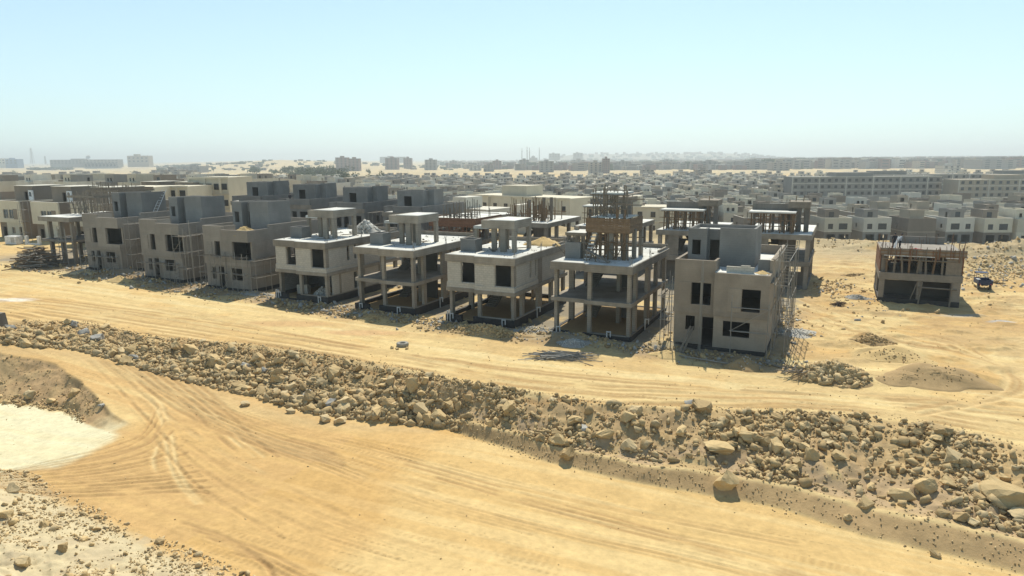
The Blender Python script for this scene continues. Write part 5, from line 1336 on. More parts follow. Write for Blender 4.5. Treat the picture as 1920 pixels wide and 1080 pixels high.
# blue cargo tricycle, seen from its tail
x, y, z = on_ground(1846, 545)
t = thing('cargo_tricycle', (x, y, z), -.40, 'small navy blue cargo tricycle with an open bed parked on the sand', 'tricycle truck')
m = MB(); m.box(-.68, .68, -.05, 1.75, .62, .68); m.box(-.3, .3, .1, 2.6, .5, .6); m.build('chassis', 'bitumen', t)
for a in ((-.72, -.68, -.05, 1.75), (.68, .72, -.05, 1.75)): m = MB(); m.box(*a, .62, 1.12); m.build('side_board', 'blue', t)
m = MB(); m.box(-.72, .72, -.09, -.05, .62, 1.12); m.build('tailgate', 'blue', t); m = MB(); m.box(-.72, .72, 1.75, 1.79, .62, 1.2); m.build('head_board', 'blue', t)
cabm = MB(); cabm.box(-.62, .62, 1.95, 2.0, .6, 1.1); cabm.box(-.62, -.56, 2.0, 2.9, .5, 1.0); cabm.box(.56, .62, 2.0, 2.9, .5, 1.0); cabm.box(-.62, .62, 2.9, 2.96, .5, 1.05); cabm.build('cab', 'blue', t)
m = MB()
for sx in (-.58, .58):
    for sy in (1.98, 2.9): m.tube((sx, sy, 1.0), (sx * .95, sy, 1.72), .03, 6)
m.build('cab_post', 'blue', t); m = MB(); m.box(-.62, .62, 1.9, 3.0, 1.72, 1.77); m.build('cab_roof', 'blue', t)
m = MB(); m.box(-.4, .4, 2.1, 2.5, .85, .95); m.build('seat', 'dark', t)
m = MB(); m.tube((.2, 1.82, 1.1), (.2, 1.82, 1.6), .025, 6); m.tube((.55, 1.82, 1.1), (.55, 1.82, 1.6), .025, 6); m.tube((.2, 1.82, 1.6), (.55, 1.82, 1.6), .025, 6); m.build('rail', 'whitepaint', t)
m = MB(); m.box(-.68, -.3, 1.0, 1.7, 1.05, 1.1); m.build('load', 'whitepaint', t)
for wx, wy in ((-.6, .45), (.6, .45), (0, 2.95)):
    m = MB(); m.tube((wx - .09, wy, .3), (wx + .09, wy, .3), .3, 16); o = m.build('wheel', 'rubber', t); m = MB(); m.tube((wx - .1, wy, .3), (wx + .1, wy, .3), .15, 12); m.build('rim', 'steel', o)
for sx in (-.55, .55): m = MB(); m.box(sx - .07, sx + .07, -.12, -.09, .66, .74); m.build('tail_light', 'red', t)

# stacked white limestone blocks inside the block villa
x, y = villa_xy(4, 1.9, -6.0); t = thing('block_stack', (x, y, zE + .36), TH + .3, 'white limestone block stack in the open corner of the block villa', 'block stack')
for a in range(3):
    for b in range(4):
        for c in range(5 - b // 2):
            m = MB(); m.box(0, .39, 0, .2, 0, .19); o = m.build('block', 'block', t); o.location = (a * .42 + random.uniform(-.02, .02), b * .23, c * .2); o.rotation_euler = (0, 0, random.uniform(-.05, .05))


# ------------------------------------------------------------------ painted houses at the far end
def window_part(t, u0, u1, v, z0, z1, name='window', fm='frame', axis='u', n=2):
    """frame with panes set into an opening"""
    m = MB(); f = .07
    m.box(u0, u1, v, v + .06, z0, z0 + f); m.box(u0, u1, v, v + .06, z1 - f, z1); m.box(u0, u0 + f, v, v + .06, z0 + f, z1 - f); m.box(u1 - f, u1, v, v + .06, z0 + f, z1 - f)
    for k in range(1, n): c = u0 + (u1 - u0) * k / n; m.box(c - f / 2, c + f / 2, v, v + .06, z0 + f, z1 - f)
    o = m.build(name, fm, t); p = MB(); p.box(u0 + f, u1 - f, v + .02, v + .04, z0 + f, z1 - f); p.build('pane', 'glass', o); return o


def painted_villa(x, y, z, label, rz=TH, a='cream', b='brown', roomdoor=True):
    t = thing('house', (x, y, z), rz, label, 'house', 'painted houses at the far end')
    m = MB(); m.wall_u(-7.4, -4.6, .5, .7, -.5, 3.2, [(-6.6, -5.6, .1, 2.3)]); m.build('wall', b, t)
    m = MB(); m.wall_u(-4.6, 0, .1, .3, -.5, 3.2, [(-3.3, -2.3, 1.2, 2.4), (-1.1, -.3, .1, 2.5)]); m.build('wall', a, t)
    m = MB(); m.wall_u(-7.5, .1, -.1, .15, 3.2, 6.9, [(-4.9, -3.4, 3.9, 5.5), (-3.2, -1.9, 3.9, 5.5)]); m.build('wall', a, t)
    m = MB(); m.box(-1.85, -.7, -.14, -.1, 3.8, 5.6); m.build('wall_panel', b, t)
    window_part(t, -4.9, -3.4, .0, 3.9, 5.5); window_part(t, -3.2, -1.9, .0, 3.9, 5.5); window_part(t, -3.3, -2.3, .2, 1.2, 2.4)
    m = MB(); m.wall_v(.3, 12.5, -.2, 0, -.5, 3.2); m.wall_v(.15, 12.5, -.1, .1, 3.2, 6.9, [(2.4, 3.4, 3.7, 5.5), (8, 9, 4, 5.4)]); m.build('wall', b, t)
    m = MB(); m.wall_v(.7, 12.5, -7.4, -7.2, -.5, 3.2); m.wall_v(.15, 12.5, -7.5, -7.3, 3.2, 6.9); m.wall_u(-7.2, -.2, 12.3, 12.5, -.5, 6.9); m.build('wall', b, t)
    m = MB(); m.box(-7.3, -.1, .15, 12.3, 5.9, 6.2); m.build('roof', 'screed', t)
    m = MB(); m.box(-7.55, .15, -.15, .2, 6.9, 6.98); m.box(-.15, .15, .2, 12.5, 6.9, 6.98); m.box(-7.55, -7.25, .2, 12.5, 6.9, 6.98); m.build('coping', 'white', t)
    r = MB(); r.wall_u(-6.6, -1.2, 3.2, 3.4, 6.2, 9.4, [(-3.7, -2.8, 6.2, 8.4)]); r.wall_v(3.4, 9, -1.4, -1.2, 6.2, 9.4); r.wall_v(3.4, 9, -6.6, -6.4, 6.2, 9.4); r.wall_u(-6.4, -1.4, 8.8, 9, 6.2, 9.4); r.box(-6.4, -1.4, 3.4, 8.8, 9.0, 9.2); r.build('roof_room', b, t)
    m = MB(); m.box(-2.2, -1.0, 3.0, 3.2, 6.2, 8.7); o = m.build('door_surround', 'whitepaint', t); p = MB(); p.box(-1.95, -1.35, 2.97, 3.0, 7.6, 8.4); p.build('pane', 'glass', o)
    m = MB(); m.box(-6.7, -1.1, 3.1, 9.1, 9.4, 9.48); m.build('coping', 'white', t)
    return t


bx, by = G(118, 458, 1.9)
for k, lab in enumerate(('brown and cream house with a scaffold tower at its edge', 'cream fronted house with a brown roof room behind the timber heap', 'brown and cream house just behind the low unfinished slab')):
    d = (1 - k) * STEP
    painted_villa(bx - d * UV_U[0], by - d * UV_U[1], 1.9, lab)
for k, lab in enumerate(('cream topped house in the row behind the brown houses', 'white and brown house in the row behind the timber posts')):
    q = np.array([bx, by]) - (1.6 - k) * STEP * UV_U + 30 * UV_V
    painted_villa(q[0], q[1], 1.6, lab, TH + math.pi * 0, ('cream', 'white', 'cream', 'tanr')[k], 'brown')
scaffold(*[float(c) for c in G(42, 457, 1.9)], 1.9, TH, 1.4, .9, 7.2, 1, 'scaffold tower between two brown and cream houses', 61, planks=1)
x, y = G(21, 462, 2.0); t = thing('generator', (x, y, 2.1), -.3, 'white generator box with a grey grille by the painted houses', 'generator')
m = MB(); m.box(-1.2, 1.2, 0, 1.2, .25, 1.55); m.build('housing', 'whitepaint', t); m = MB(); m.box(.1, .85, -.03, 0, .5, 1.35); m.build('grille', 'frame', t); m = MB(); m.box(-1.1, 1.1, .1, 1.1, 0, .25); m.build('skid', 'rubber', t)
x, y = G(60, 462, 2.0); t = thing('low_wall', (x, y, 2.0), -.3, 'white low garden wall with two square posts in front of a house', 'wall')
m = MB(); m.box(-1.1, 1.3, 0, .25, 0, .5); m.build('wall', 'whitepaint', t)
for u in (-1.35, 1.3): m = MB(); m.box(u, u + .45, -.05, .35, 0, 1.7); m.build('post', 'whitepaint', t)
x, y = G(-6, 466, 2.0); t = thing('low_wall', (x, y, 2.0), -.3, 'white low kerb wall running out of view beside the generator', 'wall'); m = MB(); m.box(-4, .5, 0, .25, 0, .55); m.build('wall', 'whitepaint', t)


# ------------------------------------------------------------------ estate houses beyond
def slab_block(x, y, z, rz, w_, d_, h, label, mat, floors, bays, name='apartment_block', cat='apartment block', group='apartment blocks', wm=None, win=(1.5, 1.5), band='white', top=None):
    t = thing(name, (x, y, z), rz, label, cat, group)
    fh = h / floors; m = MB(); m.box(0, w_, .25, d_, -1, h); m.build('wall', mat, t)
    for f in range(floors + 1):
        m = MB(); m.box(-.2, w_ + .2, 0, .25, f * fh - .22, f * fh + .12); m.build('floor_band', band, t)
    bw = w_ / bays; me = MB().box(-win[0] / 2, win[0] / 2, -.06, .0, 0, win[1]).mesh('window', 'glass')
    pr = MB().box(-.3, .3, -.25, 0, 0, fh - .35).mesh('pier', band)
    for f in range(floors):
        for k in range(bays):
            child('window', me, t, (bw * (k + .5), .25, f * fh + .85))
    for k in range(bays + 1): 
        m = MB(); m.box(bw * k - .25, bw * k + .25, .02, .25, .12, h - .22) if k % 2 == 0 else None
        if k % 2 == 0: m.build('pier', mat if k % 4 else band, t)
    if top:
        m = MB(); m.box(w_ * .3, w_ * .55, 2, d_ - 2, h, h + top); m.build('roof_room', mat, t)
    return t


WH = 7.6
def house_proto(variant, main, acc, mirror=False, windows=True):
    parts = []

    def X(ops): return [(-WH - b, -WH - a, c, d) for a, b, c, d in ops] if mirror else ops

    def mk(name, mat, *specs, sub=()):
        m = MB()
        for sp in specs:
            if sp[0] == 'u': _, a, b, v0, v1, z0, z1, ops = sp; (a, b) = (-WH - b, -WH - a) if mirror else (a, b); m.wall_u(a, b, v0, v1, z0, z1, X(ops))
            elif sp[0] == 'v': _, v0, v1, a, b, z0, z1, ops = sp; (a, b) = (-WH - b, -WH - a) if mirror else (a, b); m.wall_v(v0, v1, a, b, z0, z1, ops)
            else: _, a, b, v0, v1, z0, z1 = sp; (a, b) = (-WH - b, -WH - a) if mirror else (a, b); m.box(a, b, v0, v1, z0, z1)
        parts.append((name, m.mesh(name, mat)))

    D = 10.5
    def win(a, b, z0, z1, v=.08): mk('window', 'glass', ('b', a, b, v, v + .05, z0, z1))
    if variant in (0, 1):
        mk('lower_wall', acc, ('u', -WH, 0, 0, .2, -1, 3.1, [(-6.8, -4.4, .3, 2.4), (-3.4, -.6, .3, 2.4)]), ('v', .2, D, -.2, 0, -1, 3.1, [(3, 4, 1, 2.2)]), ('v', .2, D, -WH, -WH + .2, -1, 3.1, []), ('u', -WH + .2, -.2, D - .2, D, -1, 3.1, []))
        up = main if variant == 0 else acc
        mk('upper_wall', up, ('u', -WH, 0, -.1, .1, 3.35, 7.0, [(-6.6, -5.2, 3.9, 5.4), (-3.6, -1.2, 3.8, 5.5)]), ('v', .1, D, -.2, 0, 3.35, 7.0, [(2, 3, 4, 5.2), (6, 7.4, 4, 5.2)]), ('v', .1, D, -WH, -WH + .2, 3.35, 7.0, [(4, 5, 4, 5.2)]), ('u', -WH + .2, -.2, D - .2, D, 3.35, 7.0, []))
        mk('floor_band', main, ('b', -WH - .1, .1, -.15, D, 3.1, 3.35))
        mk('roof', 'screed', ('b', -WH + .2, -.2, .1, D - .2, 6.0, 6.25))
        mk('roof_room', main if variant == 1 else acc, ('u', -6.4, -2.4, 3.0, 3.2, 6.25, 9.2, [(-5.3, -3.9, 7.0, 8.5)]), ('v', 3.2, 8.5, -2.6, -2.4, 6.25, 9.2, [(1 + 3.2, 2 + 3.2, 6.25, 8.3)]), ('v', 3.2, 8.5, -6.4, -6.2, 6.25, 9.2, []), ('u', -6.2, -2.6, 8.3, 8.5, 6.25, 9.2, []), ('b', -6.2, -2.6, 3.2, 8.3, 8.8, 9.0))
        mk('coping', 'white', ('b', -WH - .05, .05, -.15, .15, 7.0, 7.08), ('b', -.25, .05, .15, D, 7.0, 7.08))
        if windows: win(-6.6, -5.2, 3.9, 5.4, .0); win(-3.6, -1.2, 3.8, 5.5, .0); win(-5.3, -3.9, 7.0, 8.5, 3.08)
    elif variant == 2:
        mk('lower_wall', acc, ('u', -WH, 0, 0, .2, -1, 3.2, [(-6.9, -4.2, .4, 2.5), (-3.5, -1.8, .4, 2.5)]), ('v', .2, D, -.2, 0, -1, 3.2, [(3, 4, 1, 2.2)]), ('v', .2, D, -WH, -WH + .2, -1, 3.2, []), ('u', -WH + .2, -.2, D - .2, D, -1, 3.2, []))
        mk('parapet', main, ('u', -WH - .08, .08, -.12, .12, 3.2, 4.3, []), ('v', .12, D, -.12, .08, 3.2, 4.3, []), ('v', .12, D, -WH - .08, -WH + .12, 3.2, 4.3, []))
        mk('roof', 'screed', ('b', -WH + .2, -.2, .12, D - .2, 3.2, 3.45))
        mk('roof_room', main, ('u', -5.4, -.6, 2.4, 2.6, 3.45, 7.2, [(-4.2, -2.4, 4.0, 5.8)]), ('v', 2.6, 8.5, -.8, -.6, 3.45, 7.2, [(4, 5, 4, 5.5)]), ('v', 2.6, 8.5, -5.4, -5.2, 3.45, 7.2, []), ('u', -5.2, -.8, 8.3, 8.5, 3.45, 7.2, [(-4, -3.2, 4.2, 5.6)]), ('b', -5.2, -.8, 2.6, 8.3, 6.6, 6.8))
        mk('coping', 'white', ('b', -5.45, -.55, 2.3, 2.65, 7.2, 7.28), ('b', -WH - .1, -WH + .15, .0, D, 4.3, 4.38))
    else:
        mk('lower_wall', main, ('u', -WH, 0, 0, .2, -1, 3.2, [(-6.4, -5.2, .9, 2.3), (-2.6, -1.4, .9, 2.3)]), ('v', .2, D, -.2, 0, -1, 3.2, [(3, 4, 1, 2.2)]), ('v', .2, D, -WH, -WH + .2, -1, 3.2, []), ('u', -WH + .2, -.2, D - .2, D, -1, 3.2, []))
        mk('upper_wall', main, ('u', -WH, 0, .0, .2, 3.2, 6.9, [(-6.3, -5.0, 3.9, 5.3), (-3.2, -2.2, 3.9, 5.3)]), ('v', .2, D, -.2, 0, 3.2, 6.9, [(2, 3, 4, 5.2), (6, 7.4, 4, 5.2)]), ('v', .2, D, -WH, -WH + .2, 3.2, 6.9, [(4, 5, 4, 5.2)]), ('u', -WH + .2, -.2, D - .2, D, 3.2, 6.9, []))
        mk('roof', 'screed', ('b', -WH + .2, -.2, .2, D - .2, 6.0, 6.25))
        mk('roof_room', main, ('u', -4.6, -.2, 1.5, 1.7, 6.25, 9.4, [(-3.6, -2.7, 7.2, 8.3), (-2.0, -1.2, 7.2, 8.3)]), ('v', 1.7, 8.5, -.4, -.2, 6.25, 9.4, []), ('v', 1.7, 8.5, -4.6, -4.4, 6.25, 9.4, []), ('u', -4.4, -.4, 8.3, 8.5, 6.25, 9.4, []), ('b', -4.4, -.4, 1.7, 8.3, 8.8, 9.0))
        mk('stair_box', acc, ('b', -6.9, -4.9, 3.0, 6.0, 6.25, 8.6))
        if windows: win(-6.3, -5.0, 3.9, 5.3); win(-3.2, -2.2, 3.9, 5.3); win(-6.4, -5.2, .9, 2.3); win(-2.6, -1.4, .9, 2.3); win(-3.6, -2.7, 7.2, 8.3, 1.6)
    return parts


PROTO = []
for mi in (False, True):
    for va, ma, ac, wn, des in ((0, 'cream', 'brown', True, 'cream and brown two storey house'), (1, 'cream', 'brown', False, 'brown house with cream roof room'), (2, 'cream', 'tanr', False, 'low cream house with big roof room'),
                                (3, 'cream', 'brown', True, 'tall plain cream house'), (3, 'white', 'grey', True, 'tall plain white house'), (0, 'white', 'grey', True, 'white and grey two storey house'), (1, 'tanr', 'brown', False, 'sand coloured house over brown walls'), (2, 'white', 'brown', False, 'low white house over brown walls'), (3, 'grey', 'brown', False, 'bare grey plastered house')):
        PROTO.append((house_proto(va, ma, ac, mi, wn), des))
cand = []
rd = random.Random(77)
yR = 196.0; row = 0
while yR < 620:
    xa = .10 * yR if row else .36 * yR
    x = xa + rd.uniform(0, 4)
    while x < .86 * yR + 10:
        if not (yR > 292 and .40 < x / yR < .9): cand.append((x, yR + .10 * (x - .4 * yR) * -1 + rd.uniform(-1, 1), -.03 + rd.choice((0, 0, 0, math.pi)), row, 2))
        x += WH + rd.choice((.8, 3.0, 4.0, 1.5))
    row += 1; yR += (15, 19)[row % 2] + rd.uniform(-1, 1)
for k in range(0, 32):
    v = 122 + k * 17.5 + (4 if k % 2 else 0)
    for j in range(-70, 40):
        x, y = villa_xy(j * .98 + .37 * k, v + rd.uniform(-1, 1)); t_ = x / y
        if -.21 < t_ < (.21 if y < 196 else .115) and 125 < y < 560: cand.append((x, y, TH + rd.choice((0, 0, 0, math.pi)) + (0), k, 1))
for k in range(0, 14):                                   # houses beyond the rear row at the far end
    v = 96 + k * 24
    for j in range(-8, 60):
        x, y = villa_xy(j * 1.05 + .4 * k, v); t_ = x / y
        if -.80 < t_ < -.21 and 165 < y < 420 and not (-.50 < t_ < -.20 and y < 330): cand.append((x, y, TH + rd.choice((0, math.pi)), k, 0))
BL = [(-10.4, 170, 12.5, 150), (-17.5, 152, -5.5, 144), (-2.2, 140, 3.2, 137), (17, 165, 40, 158)]
cand = [c for c in cand if all(seg_dist(np.array([c[0] - 4.0]), np.array([c[1] + 4.0]), [(a, b + 4), (c_, d_ + 4)])[0] > 11.5 for a, b, c_, d_ in BL)]
keep_block = []
cand.sort(key=lambda c: c[1])
n_house = 0; rest = []
keep_xy = []
for (x, y, rz, rw, grid) in cand:
    if any(abs(x - a) < 7.2 and abs(y - b) < 8.5 for a, b in keep_xy[-90:]): continue
    keep_xy.append((x, y))
    w_ = {2: (3, 4, 5, 2, 1, 3, 4, 3, 1), 1: (2, .4, 1, 6, 4, 2, .5, .6, .3), 0: (2, 1, .5, 3, 3, 2, 1, .5, 1)}[grid]
    if grid == 2 and y < 236: w_ = (5, 2, 6, 2, 1.5, 4, 3, 4, 1.5)
    k = rd.choices(range(9), w_)[0] + 9 * rd.randint(0, 1)
    back = abs(math.cos(rz - TH)) > .9 and math.cos(rz) < 0
    cx, cy = (x, y) if not back else (x - math.cos(rz) * WH * -1 * 1 - 0, y + 10)
    if back: cx = x - WH * math.cos(rz + math.pi); cy = y + 10.5 - WH * math.sin(rz + math.pi)
    z = gz(x - 3, y + 3)
    if n_house < 292:
        parts, des = PROTO[k]
        t_ = x / y
        zone = ('behind the far painted houses' if t_ < -.45 else 'behind the cream block' if t_ < -.21 else 'beyond the grey second row roofs' if t_ < -.08 else 'beyond the red brown formwork' if t_ < .06 else 'beyond the tall formwork' if t_ < .2 else 'beyond the tan plastered villa' if t_ < .36 else 'short of the lone frame' if t_ < .5 else 'beyond the lone frame' if t_ < .62 else 'beyond the blue tricycle')
        dist = ('first', 'second', 'third', 'fourth', 'fifth', 'sixth', 'seventh', 'eighth', 'ninth', 'tenth', 'eleventh', 'twelfth')[min(rw, 11)] + ' row' if rw < 12 else 'far rows'
        t = thing('house', (cx, cy, z), rz, f'{des}, ' + dist + f' {zone}' + (', turned away' if back else ''), 'house', 'estate houses beyond the site')
        for nm, me in parts: child(nm, me, t)
        n_house += 1
    else: rest.append((cx, cy, z, rz, k))
# the remaining far houses as one mass
m_by = {}
def add_far(mat, c, rz, u0, u1, v0, v1, z0, z1):
    m = m_by.setdefault(mat, MB()); ca, sa = math.cos(rz), math.sin(rz); b = MB().box(u0, u1, v0, v1, z0, z1)
    m.add([(c[0] + u * ca - v * sa, c[1] + u * sa + v * ca, c[2] + z) for u, v, z in b.v], b.f)


yR = 620.0
while yR < 760:
    x = -.28 * yR
    while x < .85 * yR:
        if not (.36 < x / yR < .82 and yR < 700): rest.append((x, yR + rd.uniform(-3, 3), gz(x, yR), rd.choice((-.03, TH)), rd.randrange(9)))
        x += 10 + rd.choice((0, 0, 4, 9, 22))
    yR += 32
for (x, y, z, rz, k) in rest:
    ma = ('cream', 'white', 'cream', 'white', 'tanr', 'grey', 'cream', 'brown', 'white')[k % 9]; ac = ('brown', 'grey', 'tanr')[k % 3]
    add_far(ma, (x, y, z), rz, -7.6, 0, 0, 10, -1, 6.8 if k % 3 else 4.2); add_far(ac if k % 2 else ma, (x, y, z), rz, -6.2, -2, 2.5, 8, 3, 9.2 if k % 3 else 7)
    for (a, b) in ((-6.4, -5.0), (-3.2, -1.9)): add_far('glass', (x, y, z), rz, a, b, -.05, .0, 3.9 if k % 3 else 1, 5.4 if k % 3 else 2.6)
    add_far('glass', (x, y, z), rz, -4.6, -3.4, 2.45, 2.5, 7 if k % 3 else 4.6, 8.4 if k % 3 else 6)
root = None
for mat, m in m_by.items():
    o = m.build('distant_houses', mat); o['kind'] = 'stuff'; o['label'] = 'far rows of estate houses too small to count'

# apartment blocks at the far side
for (px0, px1, pb, ptop, d, dz, lab, mat, bays) in (
        (1482, 1752, 385, 330, 372, 12, 'long grey apartment block with white bands beyond the estate', 'grey', 22),
        (1792, 2010, 388, 335, 352, 12, 'pale apartment block with tall windows at the edge of the estate', 'tanr', 16),
        (1560, 1800, 350, 326, 440, 12, 'apartment block roof line behind the long grey block', 'grey', 18),
        (1810, 2020, 350, 325, 450, 12, 'apartment block behind the pale one, only its top floor showing', 'grey', 16)):
    x0 = (px0 - 960) / F_PX * d; x1 = (px1 - 960) / F_PX * d
    hz = 297 - .0065 * (px0 - 760); z = -9.0; h = CAM_H - (ptop - hz) / F_PX * d - z
    slab_block(x0, d, z, -.04, x1 - x0, 14, h, lab, mat, 4, bays, top=2.2)
# cream apartment block and its wings behind the grey villas
for (px0, px1, ptop, d, h, lab, mat) in ((362, 438, 331, 150, 10.4, 'tall cream block with small windows behind the grey villas', 'cream'), (440, 462, 342, 156, 9.4, 'narrow cream wing beside the tall cream block', 'cream'), (300, 361, 347, 141, 8.8, 'lower cream block with wide windows behind a grey roof room', 'cream'), (208, 299, 348, 136, 8.6, 'cream house block with a brown roof band', 'cream')):
    x0 = (px0 - 960) / F_PX * d; x1 = (px1 - 960) / F_PX * d; hz = 300; z = CAM_H - (ptop - hz) / F_PX * d - h
    slab_block(x0, d, z, -.12, x1 - x0, 11, h, lab, mat, 3, 5 if x1 - x0 > 8 else 3, name='house_block', cat='house block', group='cream blocks', win=(1.2, 1.3), band='cream' if px0 != 208 else 'brown')
# long cream terraces behind the red formwork
for (ax, ay, bx_, by_, zt, zb, lab, mat, fl, nb_) in ((-10.4, 170, 12.5, 150, 6.9, -8.6, 'long cream terrace with rows of small windows behind the red brown formwork', 'cream', 4, 9), (-17.5, 152, -5.5, 144, 5.0, -5.5, 'white terrace house with dark windows beyond the red brown formwork', 'white', 3, 4), (-2.2, 140, 3.2, 137, 3.9, -6.5, 'narrow blank white house end behind the roof posts', 'white', 3, 1), (17, 165, 40, 158, 4.2, -8.6, 'cream terrace beyond the tall formwork', 'cream', 4, 8)):
    slab_block(ax, ay, zb, math.atan2(by_ - ay, bx_ - ax), math.hypot(bx_ - ax, by_ - ay), 10, zt - zb, lab, mat, fl, nb_, name='house_block', cat='house block', group='cream blocks', win=(1.1, 1.3), band=mat, top=2.4)
    keep_block.append(((ax + bx_) / 2, (ay + by_) / 2))
# pale terraces before the green compound
for k in range(9):
    px = 385 + k * 34; d = 560 + 6 * k; x0 = (px - 960) / F_PX * d; z = gz(x0, d)
    slab_block(x0, d, z, -.1, 12.5, 10, 8.5, ('white terrace villa with deep balconies, number of a row of nine before the dunes').replace(', number of a row of nine', ' in the row'), 'white', 3, 3, name='house', cat='house', group='terrace villas before the dunes', win=(2.6, 1.6), top=1.8)
# unfinished towers and brick blocks on the far plain
TOW = [(630, 652, 296, 320, 'brick'), (653, 674, 298, 321, 'brick'), (723, 746, 297, 318, 'brick'), (757, 772, 297, 316, 'brick'), (797, 818, 300, 319, 'grey'), (843, 857, 302, 312, 'grey'), (924, 940, 302, 318, 'brick'), (907, 926, 310, 322, 'brown'),
       (974, 992, 300, 316, 'brown'), (1012, 1038, 303, 323, 'grey'), (1073, 1097, 300, 312, 'brown'), (1105, 1129, 305, 325, 'tanr'), (1130, 1143, 298, 325, 'brick'), (1158, 1178, 303, 318, 'grey'), (1316, 1345, 303, 318, 'grey'), (1306, 1334, 318, 331, 'brown'),
       (1203, 1226, 318, 332, 'grey'), (1266, 1290, 322, 333, 'tanr'), (1392, 1446, 303, 318, 'grey'), (1448, 1480, 305, 320, 'brown'), (1790, 1832, 299, 315, 'tanr'), (1840, 1904, 300, 317, 'grey'), (1716, 1762, 304, 316, 'brick'), (1768, 1800, 311, 325, 'white'),
       (880, 902, 312, 320, 'white'), (1240, 1262, 300, 312, 'grey'), (1500, 1530, 302, 314, 'brown'), (1560, 1600, 300, 312, 'grey'), (1640, 1680, 300, 314, 'brick'), (340, 378, 312, 324, 'grey'), (300, 336, 318, 330, 'brown')]
for n, (a, b, yt, yb, mat) in enumerate(TOW):
    x, y, z = on_ground((a + b) / 2, yb); wd_ = (b - a) / F_PX * y; h = (yb - yt) / F_PX * y; fl = max(3, int(round(h / 3.4)))
    des = {'brick': 'red brown brick', 'grey': 'grey concrete', 'brown': 'dark brown', 'tanr': 'sand coloured', 'white': 'white'}[mat]
    where = 'before the dunes' if a < 830 else 'on the plain below the minarets' if a < 1060 else 'on the plain below the dark ridge' if a < 1480 else 'above the apartment blocks'
    t = thing('tower_block', (x - wd_ / 2, y, z), 0, f'{des} {fl} storey unfinished block standing alone {where}', 'building', 'unfinished blocks on the plain')
    for f in range(fl):
        m = MB(); m.box(0, wd_, 0, wd_ * .8, f * h / fl - (1 if f == 0 else 0), (f + .82) * h / fl); m.build('storey', mat, t)
        m = MB(); m.box(-.4, wd_ + .4, -.4, wd_ * .8, (f + .82) * h / fl, (f + 1) * h / fl); m.build('floor_slab', 'grey', t)
        for k in range(3): m = MB(); m.box(wd_ * (k + .3) / 3, wd_ * (k + .7) / 3, -.1, 0, f * h / fl + .7, (f + .75) * h / fl); m.build('window', 'glass', t)
    m = MB(); m.box(wd_ * .35, wd_ * .65, wd_ * .2, wd_ * .5, h, h + h / fl * .9); m.build('stair_tower', mat, t)
# buildings on the skyline at the far end
for (a, b, yt, yb, mat, lab) in ((-20, 28, 296, 306, 'white', 'long white building on the skyline by the lattice masts'), (28, 50, 297, 306, 'farblue', 'blue clad hall on the skyline'), (110, 236, 298, 305, 'grey', 'long low grey complex on the skyline under the dish'), (172, 232, 304, 310, 'white', 'white low hall below the skyline complex'), (253, 292, 291, 304, 'tanr', 'tall blocky building alone on the skyline'),
                               (718, 765, 293, 298, 'grey', 'flat hall on the skyline behind the brick blocks'), (1030, 1050, 287, 293, 'grey', 'domed hall on the skyline next to the minarets'), (1075, 1092, 286, 292, 'grey', 'square hall on the skyline past the minarets')):
    d = 2350 if a < 400 else 3200; x0 = (a - 960) / F_PX * d; wd_ = (b - a) / F_PX * d; hz = 297.5 - .0068 * ((a + b) / 2 - 700)
    zt = CAM_H - (yt - hz) / F_PX * d; zb = CAM_H - (yb + 2 - hz) / F_PX * d; h = zt - zb
    t = thing('skyline_building', (x0, d, zb), 0, lab, 'building'); m = MB(); m.box(0, wd_, 0, 30, -10, h); m.build('wall', mat, t)
    m = MB(); m.box(wd_ * .3, wd_ * .5, 3, 20, h, h * 1.2); m.build('roof_room', mat, t)
    nwin = max(3, int(wd_ / 12))
    me = MB().box(-3, 3, -.3, 0, 0, h * .18).mesh('window', 'glass')
    for f in range(2):
        for k in range(nwin): child('window', me, t, (wd_ * (k + .5) / nwin, 0, h * (.25 + .38 * f)))
# satellite dish
d = 2340; x = (182 - 960) / F_PX * d; z0 = CAM_H + (302 - 298) / F_PX * d
t = thing('satellite_dish', (x, d, z0), 0, 'large white satellite dish on the low skyline complex', 'dish')
bm = bmesh.new(); bmesh.ops.create_icosphere(bm, subdivisions=3, radius=8); bmesh.ops.delete(bm, geom=[v for v in bm.verts if v.co.z > -3.5], context='VERTS'); bmesh.ops.translate(bm, vec=(0, 0, 8), verts=bm.verts); bmesh.ops.solidify(bm, geom=list(bm.faces), thickness=.3)
me = bpy.data.meshes.new('reflector'); bm.to_mesh(me); bm.free(); me.materials.append(MT['whitepaint']); child('reflector', me, t, (0, 0, 4), (math.radians(55), .35, 0)); m = MB(); m.tube((0, 0, -6), (0, 0, 5), 1.0, 8); m.build('mast', 'frame', t)
# lattice masts
for px, yt, yb, lab in ((78, 277, 304, 'tall lattice mast on the skyline near the white building'), (102, 292, 305, 'short lattice mast next to the tall one on the skyline')):
    d = 2300; x = (px - 960) / F_PX * d; hz = 302; z = CAM_H - (yb - hz) / F_PX * d; h = (yb - yt) / F_PX * d
    t = thing('lattice_mast', (x, d, z - 3), 0, lab, 'mast', 'lattice masts'); q = h * .09
    for sx, sy in ((-1, -1), (1, -1), (1, 1), (-1, 1)): stick('leg', t, (sx * q, sy * q, 0), (sx * q * .3, sy * q * .3, h + 3), 1.0, 'frame')
    for k in range(7):
        z0, z1 = (h + 3) * k / 7, (h + 3) * (k + 1) / 7; w0, w1 = q * (1 - .7 * k / 7), q * (1 - .7 * (k + 1) / 7)
        for s in (-1, 1): stick('brace', t, (-w0 * s, -w0, z0), (w1 * s, -w1, z1), .5, 'frame')
